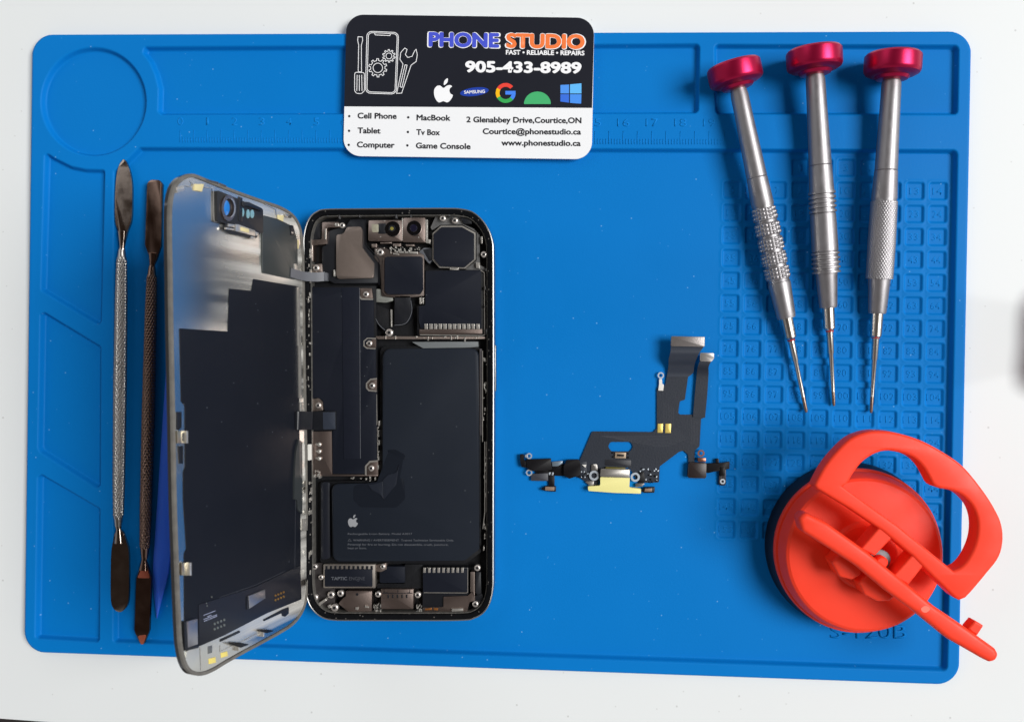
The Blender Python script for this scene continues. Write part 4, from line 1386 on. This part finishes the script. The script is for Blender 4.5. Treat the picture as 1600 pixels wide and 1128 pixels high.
plates('test_pad', [ell(*cF(372 + i * 19.5, 755 - i * 8 + j * 32)[0], 1.6, 2.0, 10) for i in range(4) for j in range(2)], LID, 0.4, 0.55, M_TINP, brd, 0.02)
stroke('printed_marks', [cF(304, 704, 375, 676), cF(326, 712, 352, 702), cF(304, 728, 385, 700), cF(306, 740, 386, 708)], 0.9, LID, 0.5, mat('pale_print', (150, 156, 180), rough=0.5), brd)
plates('test_dots', [ell(*cF(x, y)[0], 1.0, 1.2, 8) for x, y in ((355, 592), (326, 646), (322, 630))], LID, 0.2, 0.5, M_TINP, dsp, 0.02)
stroke('sheet_crease', [cF(862, 0, 858, 460), cF(400, 595, 620, 520, 800, 435)], 0.7, LID, 0.26, mat('crease_grey', (52, 55, 62), rough=0.5), dsp)
# slots in the lower metal
for px in (cF(402, 850, 520, 795, 530, 806, 404, 866), cF(664, 730, 780, 668, 822, 652, 822, 692, 800, 712, 780, 708, 778, 690, 670, 740)):
    Q_('backing_slot', px, 0.12, M_DIEL, 1, -0.1, 0.02)
for px in (cF(455, 872, 520, 868, 590, 880, 530, 900), cF(620, 794, 690, 790, 745, 796, 690, 812)):
    Q_('snap_hook', px, 1.6, mat('dark_clip', (52, 50, 48), rough=0.35, metal=0.9), 1, 0.9, 0.1)
plates('hook_post', [cF(514, 880, 524, 880, 522, 920, 516, 920), cF(664, 796, 676, 794, 674, 832, 666, 834)], LID, 0, 1.2, M_SILV, dsp, 0.05)
stroke('backing_seam', [cF(405, 885, 405, 925, 560, 850, 700, 772), cF(284, 895, 290, 1038), cF(540, 862, 650, 808)], 1.1, LID, 0.1, M_SILV, dsp)
plates('brass_pad', [cF(410, 932, 448, 922, 452, 950, 412, 962), cF(336, 968, 376, 956, 380, 990, 338, 1000)], LID, -0.1, 0.15, mat('yellow_pad', (226, 206, 110), rough=0.45), dsp, 0.03)
Q_('etched_square', cF(330, 892, 356, 886, 356, 930, 330, 938), 0.08, mat('etched_grey', (120, 122, 122), rough=0.5, metal=0.6, var=0.4, vscale=2500), 0, -0.1, 0.01)
Q_('corner_pad', cF(200, 920, 275, 895, 285, 1040, 220, 1040, 196, 990), 0.3, mat('pale_pad', (196, 196, 190), rough=0.45, metal=0.5, var=0.05), 4, -0.1)
# clips on the tall edge
for f, a in ((cE, (160, 664, 235, 748)), (cF, (170, 384, 232, 462))):
    x0, y0, x1, y1 = a
    c = Q_('metal_clip', f(x0, y0, x1, y0, x1, y1, x0, y1), 0.9, mat('clip_metal', (180, 172, 152), rough=0.35, metal=1.0, var=0.1), 1, 0)
    plate('clip_slot', f(x0 + 34, y0 + 14, x0 + 52, y0 + 12, x0 + 52, y1 - 12, x0 + 34, y1 - 14), LID, 0.8, 0.96, M_DIEL, c, 0.03, r=2)
    plate('clip_lip', f(x1 - 12, y0, x1, y0, x1, y1, x1 - 12, y1), LID, 0.8, 1.9, M_SILV, c, 0.05)
plates('edge_notch', [cE(156, 536, 190, 536, 190, 640, 170, 660, 156, 656), cE(168, 768, 200, 765, 200, 885, 176, 886)], LID, -0.1, 0.25, M_DIEL, dsp, 0.03)
# hinge side strip with its springy contacts
plates('contact_strip', [cD(905, 760, 922, 760, 925, 1128, 910, 1128), cE(984, 0, 1000, 0, 1004, 440, 990, 440), cE(994, 470, 1018, 470, 1018, 535, 996, 535), cF(908, 120, 936, 118, 936, 188, 910, 188)], LID, 0, 0.7, M_SILV, dsp, 0.08)
# earpiece and front sensors bracket near the top
br = Q_('sensor_bracket', cD(400, 150, 668, 262, 690, 272, 690, 420, 660, 420, 400, 345), 1.2, mat('black_nylon', (28, 29, 33), rough=0.45, var=0.15, vscale=300), 2, 0)
cc = cD(470, 268)[0]
M_HOLE = mat('sky_blue_glass', (40, 120, 200), rough=0.15)


def lid_disc(name, c, rx, ry, h0, h1, m, pa, hole=None):
    return plate(name, ell(c[0], c[1], rx, ry, 28), LID, h0, h1, m, pa, 0.05, holes=[ell(c[0], c[1], rx * hole, ry * hole, 28)] if hole else None)


lid_disc('sensor_ring', cD(474, 262)[0], 11.0, 20.5, 1.1, 1.9, M_BRNZ, br, 0.70)
lid_disc('sensor_window', cD(455, 262)[0], 6.2, 12.0, 1.15, 1.4, M_HOLE, br)
stroke('sensor_thread', [ell(*cD(482, 262)[0], 7.5, 14.5, 20, -80, 80)], 1.6, LID, 1.95, M_SILV, br)
plate('sensor_bar', cD(536, 190, 560, 200, 560, 350, 536, 345), LID, 1.1, 1.5, M_DIEL, br, 0.08)
plate('sensor_shelf', cD(560, 222, 600, 225, 680, 262, 690, 275, 670, 280, 600, 250, 560, 250), LID, 1.1, 1.9, M_DIEL, br, 0.1)
for x, y, rx, ry in ((558, 290, 3.2, 7), (596, 300, 2.4, 7), (622, 300, 2.8, 6.5)):
    lid_disc('small_window', cD(x, y)[0], rx, ry, 1.1, 1.5, mat('pale_teal_glass', (120, 160, 170), rough=0.2), br)
Q_('earpiece', cD(452, 360, 520, 362, 660, 408, 672, 425, 640, 455, 560, 435, 500, 425, 460, 400), 1.3, M_DIEL, 1.5, 0)
Q_('earpiece_metal', cD(516, 364, 534, 366, 640, 405, 640, 440, 534, 412, 516, 408), 1.7, M_SILV, 0.8, 1)
Q_('earpiece_pad', cD(548, 380, 602, 396, 602, 420, 548, 406), 1.8, mat('cream_pad', (214, 200, 150), rough=0.5), 0.5, 1.5)
plates('bright_clip', [cD(470, 362, 512, 366, 510, 384, 470, 380), cD(455, 384, 510, 394, 505, 404, 455, 396), cD(615, 440, 640, 446, 636, 460, 612, 454), cD(640, 410, 662, 420, 660, 440, 645, 436)], LID, 1.0, 1.6, M_SILV, dsp, 0.05)
plates('brass_pad', [cD(256, 112, 318, 112, 305, 160, 262, 152), cD(782, 305, 820, 310, 816, 350, 784, 342), cD(874, 460, 916, 464, 914, 520, 878, 516)], LID, -0.1, 0.5, MATS['cream_pad'], dsp, 0.05)
stroke('backing_seam', [spline(cD(145, 130, 200, 122, 240, 128, 252, 108, 235, 96), 4), cD(320, 132, 376, 136, 380, 345, 400, 352), cD(700, 236, 770, 272, 776, 330)], 1.1, LID, 0.35, M_SILV, dsp)
plates('bright_clip', [cD(140, 135, 190, 128, 196, 150, 150, 168)], LID, 0, 0.5, M_SILV, dsp, 0.05)
plates('torn_adhesive', [cD(330, 80, 410, 100, 408, 112, 332, 92), cD(836, 300, 870, 312, 868, 326, 838, 318), cD(420, 105, 460, 122, 455, 132, 420, 118)], LID, 0, 0.55, MATS['grey_adhesive'], dsp, 0.05)
Q_('earpiece_cover', cD(690, 308, 782, 332, 880, 380, 905, 470, 908, 668, 890, 712, 688, 670, 682, 560), 0.6, mat('dark_cover', (72, 76, 76), rough=0.35, metal=0.5, var=0.06, vscale=1, stretch=(300, 40, 300)), 1.5, 0)
Q_('driver_chip', cD(858, 368, 880, 374, 890, 430, 866, 436), 0.9, M_DIEL, 1, 0.5)
plates('bright_clip', [cD(832, 302, 850, 308, 846, 322, 832, 316), cD(886, 612, 906, 616, 906, 660, 890, 660), cD(866, 410, 880, 414, 882, 425, 868, 422)], LID, 0.4, 0.9, M_SILV, dsp, 0.05)
# two flat cables between the screen and the board
a = LID.at(cD(862, 668)[0], 0.8)
b = LID.at(cD(936, 690)[0], 1.4)
c = HOR.at((492, 433), 9.6)
d = HOR.at((508, 432), 7.2)
pts = [Vector(p) for p in spline([a, b, c, d], 8)]
ribbon('flat_cable', pts, 3.2, 0.25, M_GREYF, phone, side=ax_)
P_('cable_connector', [(482, 426), (511, 426), (511, 439), (482, 440)], 7.6, M_GREYF, 1.2, 5)
a = LID.at((461, 657), 0.4)
b = LID.at((468, 657), 1.6)
c = HOR.at((481, 657), 10.2)
d = HOR.at((488, 657), 8.2)
pts = [Vector(p) for p in spline([a, b, c, d], 8)]
ribbon('flat_cable', pts, 6.4, 0.3, M_DIEL, phone, side=ax_)
# dark flex curling out of the lower hinge side
Q_('flex_bulge', spline(cE(985, 720, 968, 800, 960, 900, 955, 1010, 955, 1128), 4) + spline(cF(872, 0, 880, 60, 905, 90), 4) + cE(1010, 1128, 1010, 740), 0.9, mat('satin_flex', (48, 52, 54), rough=0.35, var=0.1), 0, 0.1, 0.2)

# ------------------------------------------------------------------ charging flex cable
M_FLEX = mat('charcoal_flex', (38, 43, 53), spec=0.35, rough=0.45, var=0.08, vscale=150, bump=0.15, bscale=1600)
M_YEL = mat('pale_yellow_plastic', (236, 228, 150), rough=0.55, var=0.04, vscale=100)
M_CHIP = mat('chip_black', (18, 17, 20), spec=0.22, rough=0.45, var=0.2, vscale=400)
M_DKB = mat('dark_brown_block', (38, 28, 27), rough=0.4, var=0.1, vscale=300)
M_RING = mat('ring_tin', (206, 216, 226), rough=0.35, metal=0.6, var=0.1, vscale=500)
flex = thing('charging_flex_cable', 'black charging port ribbon assembly with pale yellow connector, lying on the blue mat', 'ribbon cable', HOR.at((975, 690), FLOOR_Z))
F0 = FLOOR_Z + 0.3
X_ = lambda nm, px, z1, m, r=0.6, z0=F0, bev=0.06, pa=flex: plate(nm, px, HOR, z0, z1, m, pa, bevel=bev, r=r)
hole = fillet(cX(620, 726, 748, 726, 763, 755, 745, 786, 625, 786, 604, 755), 5, 4)
main_px = fillet(cX(505, 660, 890, 664, 912, 640, 912, 390, 965, 372, 975, 305, 1110, 305, 1088, 462, 1056, 470, 1046, 545, 1060, 555, 1140, 555, 1150, 555, 1210, 575, 1190, 580, 1180, 755, 1150, 780, 1148, 862, 1112, 862, 1108, 805, 1080, 780, 1050, 790, 930, 880, 925, 980, 800, 985, 740, 890, 560, 890, 540, 1000, 490, 992, 424, 950, 424, 850),
                 [4, 4, 2, 2, 2, 1, 1, 3, 3, 3, 2, 0, 0, 2, 2, 3, 3, 1, 1, 4, 4, 4, 2, 2, 2, 2, 2, 2, 2, 2])
plate('ribbon_board', main_px, HOR, F0, F0 + 0.35, M_FLEX, flex, bevel=0, holes=[hole])


# the wide tail that rises off the mat to its connector
strip('ribbon_tail', cX(974, 318, 979, 285, 984, 250, 986, 205, 996, 165, 1000, 122), cX(1108, 318, 1140, 290, 1146, 250, 1160, 205, 1180, 165, 1208, 125), [F0 + 0.4, F0 + 0.6, F0 + 1.6, F0 + 4.0, F0 + 5.0, F0 + 4.6], 0.3, mat('slate_ribbon', (46, 52, 64), rough=0.4, var=0.06, vscale=300), flex)
X_('plug', cX(1004, 62, 1214, 66, 1212, 128, 1000, 124), F0 + 5.6, mat('plug_grey', (140, 134, 132), rough=0.35, metal=0.7, var=0.12, vscale=700, bump=0.1, bscale=2000), 1, F0 + 4.3, 0.12)
strip('ribbon_tail', cX(1138, 570, 1150, 430, 1162, 300, 1170, 250, 1186, 205), cX(1214, 575, 1228, 430, 1236, 300, 1238, 250, 1262, 205), [F0 + 0.4, F0 + 0.6, F0 + 0.9, F0 + 2.6, F0 + 3.0], 0.3, M_FLEX, flex)
X_('plug', cX(1184, 166, 1272, 168, 1272, 200, 1256, 222, 1184, 218), F0 + 3.9, mat('plug_silver', (196, 192, 188), rough=0.35, metal=0.8, var=0.08, vscale=600), 1.5, F0 + 2.9, 0.12)
# etched traces
tr = []
for i in range(7):
    o = i * 6.5
    tr.append(cX(952 + o * 1.6, 470 + o, 952 + o * 1.6, 640 - o * 0.2))
for i in range(8):
    o = i * 9
    tr.append(cX(560 + o * 1.2, 690 + o * 0.2, 900, 690 + o, 985, 690 + o, 1040 + o, 640 + o))
for i in range(5):
    tr.append(cX(1130 + i * 10, 590, 1130 + i * 9, 740))
stroke('etched_trace', tr, 0.35, HOR, F0 + 0.38, mat('trace_grey', (74, 76, 84), rough=0.4, metal=0.3), flex)
for px in (cX(918, 612, 950, 612, 948, 668, 916, 668), cX(967, 612, 1001, 612, 999, 670, 965, 670)):
    X_('gold_pad', px, F0 + 0.5, mat('pale_gold', (236, 208, 112), rough=0.4, metal=0.4, var=0.05), 0.4, F0 + 0.2, 0.03)


def eyelet(c, ro, ri, z, m=None):
    p = cX(*c)[0]
    plate('eyelet', ell(p[0], p[1], ro, ro, 28), HOR, z - 0.35, z, m or M_RING, flex, 0, holes=[ell(p[0], p[1], ri, ri, 28)])


eyelet((937, 308), 5.0, 2.9, F0 + 1.0)
X_('lug', cX(926, 330, 944, 330, 946, 362, 956, 366, 952, 404, 920, 404, 926, 365), F0 + 0.8, MATS['white_plastic'], 0.8, F0 + 0.3)
eyelet((517, 938), 7.8, 4.4, F0 + 1.1)
eyelet((776, 948), 7.2, 4.0, F0 + 1.1)
X_('lug', cX(500, 870, 536, 866, 540, 905, 500, 910), F0 + 0.9, mat('lug_grey', (150, 146, 142), rough=0.35, metal=0.8, var=0.1), 1)
X_('lug', cX(800, 915, 832, 915, 838, 980, 804, 985, 800, 960), F0 + 0.9, M_CHIP, 1)
X_('lug', cX(455, 975, 515, 972, 515, 998, 490, 1000), F0 + 0.9, MATS['lug_grey'], 1)
X_('lug', cX(778, 988, 838, 985, 820, 1006, 778, 1010), F0 + 0.9, MATS['lug_grey'], 1)
plates('white_mark', [cX(440, 870, 468, 870, 462, 888), cX(510, 868, 530, 866, 524, 880)], HOR, F0 + 0.5, F0 + 0.95, M_WHITEP, flex, 0.02)
# the port itself
port2 = X_('connector_body', cX(556, 945, 742, 950, 738, 1014, 812, 1022, 812, 1052, 640, 1046, 480, 1034, 478, 1006, 556, 1002), F0 + 2.2, M_YEL, 1.2, F0, 0.25)
plate('connector_shell', cX(560, 896, 742, 900, 740, 952, 556, 944), HOR, F0, F0 + 2.6, mat('shell_grey', (190, 186, 180), rough=0.35, metal=0.9, var=0.1, vscale=600), port2, 0.3, r=1)
plate('connector_tongue', cX(590, 884, 715, 888, 712, 902, 586, 898), HOR, F0, F0 + 1.4, mat('olive_tongue', (96, 88, 30), rough=0.5), port2, 0.1)
plate('shell_shadow_strip', cX(556, 942, 742, 947, 742, 952, 556, 947), HOR, F0, F0 + 2.4, M_CHIP, port2, 0.02)  # solid dark strip drawing the shadow line between shell and plastic body
X_('sensor', cX(835, 1012, 900, 1010, 896, 1046, 830, 1046, 815, 1038), F0 + 1.4, M_CHIP, 1)
X_('sensor_window', cX(838, 1020, 882, 1018, 880, 1038, 834, 1038), F0 + 1.6, mat('tan_window', (140, 116, 98), rough=0.4), 0.5, F0 + 1.2)
# small parts soldered on the board
mic = X_('board_socket', cX(650, 792, 718, 794, 716, 830, 648, 828), F0 + 1.0, mat('socket_tan', (170, 150, 128), rough=0.4, metal=0.4, var=0.2, vscale=900), 0.5)
plate('socket_core', cX(662, 804, 706, 806, 704, 818, 660, 816), HOR, F0 + 0.8, F0 + 1.1, M_CHIP, mic, 0.02)
plates('solder_pad', [cX(630, 790, 644, 790, 642, 800, 628, 800), cX(632, 816, 642, 816, 642, 826, 632, 826), cX(726, 795, 738, 795, 738, 804, 726, 804), cX(726, 820, 740, 820, 740, 830, 726, 830)], HOR, F0 + 0.3, F0 + 0.7, M_CHIP, flex, 0.02)
rg = random.Random(4)
bits, bits2 = [], []
for i in range(26):
    x, y = rg.uniform(795, 915), rg.uniform(885, 985)
    (bits if i % 2 else bits2).append(cX(x, y, x + 9, y, x + 9, y + 6 + rg.random() * 6, x, y + 8))
for i in range(20):
    x, y = rg.uniform(400, 475), rg.uniform(905, 945)
    (bits if i % 3 else bits2).append(cX(x, y, x + 7, y, x + 7, y + 9, x, y + 9))
plates('capacitor', bits, HOR, F0 + 0.3, F0 + 0.8, M_CHIP, flex, 0.02)
plates('solder_pad', bits2, HOR, F0 + 0.3, F0 + 0.7, M_RING, flex, 0.02)
X_('label_patch', cX(585, 836, 750, 840, 750, 880, 585, 874), F0 + 0.45, mat('dark_patch', (34, 35, 42), rough=0.5), 1, F0 + 0.3)
# left arm with microphones
X_('arm', cX(424, 856, 430, 945, 260, 938, 250, 895, 330, 890), F0 + 0.6, M_CHIP, 1)
X_('microphone_block', cX(345, 840, 420, 838, 432, 870, 430, 935, 398, 946, 360, 958, 326, 935, 326, 880), F0 + 2.0, M_CHIP, 2)
X_('speaker_mesh_block', cX(90, 838, 246, 832, 250, 905, 130, 910, 92, 890), F0 + 1.9, M_CHIP, 1.5)
X_('bent_tab', cX(50, 806, 74, 804, 76, 840, 100, 862, 92, 888, 60, 884, 52, 850), F0 + 1.6, M_CHIP, 1.5)
X_('grey_tag', cX(122, 928, 226, 922, 228, 972, 120, 970), F0 + 0.9, mat('dark_grey_tag', (58, 60, 68), rough=0.45), 1)
eyelet((108, 815), 4.6, 2.6, F0 + 1.3)
X_('lug', cX(82, 808, 100, 806, 100, 824, 84, 824), F0 + 1.2, M_RING, 0.5, F0 + 0.8)
eyelet((108, 920), 5.0, 3.0, F0 + 1.2)
X_('lug', cX(252, 852, 318, 845, 318, 862, 288, 878, 254, 880), F0 + 1.0, mat('frosted_lug', (140, 158, 172), rough=0.35, metal=0.6, var=0.3, vscale=900), 0.8)
X_('arm', cX(230, 930, 268, 938, 268, 1005, 232, 1005), F0 + 0.6, M_CHIP, 1)
X_('sensor', cX(180, 1022, 215, 1004, 278, 1006, 276, 1040, 205, 1034), F0 + 1.3, M_CHIP, 1)
X_('sensor_window', cX(210, 1008, 268, 1010, 266, 1032, 208, 1030), F0 + 1.5, MATS['tan_window'], 0.5, F0 + 1.0)
plates('solder_pad', [cX(232, 918, 242, 918, 240, 934, 230, 934), cX(252, 918, 262, 918, 260, 936, 250, 936)], HOR, F0 + 0.5, F0 + 0.8, M_RING, flex, 0.02)
X_('arm', cX(225, 868, 350, 866, 350, 915, 225, 912), F0 + 0.5, M_CHIP, 1)
X_('arm', cX(150, 900, 262, 900, 266, 942, 150, 940), F0 + 0.5, M_CHIP, 1)
X_('arm', cX(395, 852, 470, 850, 470, 950, 400, 945), F0 + 0.45, M_FLEX, 1)
# right arm with its block
X_('side_block', cX(1112, 856, 1226, 858, 1222, 956, 1106, 952), F0 + 2.2, M_DKB, 2.5, F0, 0.25)
X_('lug', cX(1172, 826, 1220, 828, 1220, 852, 1170, 850), F0 + 1.8, mat('copper_lug', (150, 104, 86), rough=0.35, metal=0.8, var=0.1), 0.8)
eyelet((1190, 798), 5.4, 3.0, F0 + 1.5, MATS['copper_lug'])
X_('arm', cX(1226, 862, 1330, 858, 1370, 850, 1368, 896, 1300, 908, 1228, 924), F0 + 1.2, M_CHIP, 1)
X_('bent_tab', cX(1284, 832, 1302, 832, 1302, 862, 1284, 862), F0 + 1.2, M_CHIP, 0.8)
X_('lug', cX(1305, 895, 1346, 895, 1346, 985, 1340, 1000, 1306, 1000, 1302, 985), F0 + 0.9, mat('dark_lug', (52, 50, 54), rough=0.4, metal=0.6), 2)
eyelet((1326, 975), 4.2, 2.0, F0 + 1.1)
plate('arm_socket', cX(1312, 886, 1340, 884, 1340, 940, 1312, 942), HOR, F0 + 0.5, F0 + 1.5, M_CHIP, flex, 0.08, r=1)

# ------------------------------------------------------------------ unidentified blur at the right edge of the view, built as a rod with an added foot
M_PLUM = mat('plum_plastic', (112, 78, 88), rough=0.5, var=0.1)
hd = thing('plum_rod', 'dark plum coloured rounded rod standing for an unidentified object, out of focus at the right edge', 'handle', HOR.at((1624, 560), 0))
pa_, pb_ = HOR.at((1638, 480), 260), HOR.at((1628, 600), 260)
tube('grip', [Vector(p) for p in spline([pa_ + Vector((2, 2.5, -1)), pa_, (pa_ + pb_) / 2, pb_ + Vector((0, 0.8, 0)), pb_, pb_ + Vector((0.1, -0.25, 0))], 6)], [1.0] * 6 + [1.3] * 18 + [1.15, 1.0, 0.8, 0.6, 0.4, 0.2, 0.1], M_PLUM, hd, 24)
tube('shank', [pa_ + Vector((2, 2.5, -1)), pa_ + Vector((30, 8, -15)), Vector((pa_.x + 190, pa_.y + 10, 1.5))], [1.0, 1.2, 1.5], M_PLUM, hd, 20)
foot = Vector((pa_.x + 190, pa_.y + 10, 0.0))
lathe('foot', foot, foot + Vector((0, 0, 1)), [(0, 18), (2.5, 18), (3.5, 17), (4.0, 4), (6.0, 2.4), (6.0, 0.3)], M_PLUM, hd, 40)
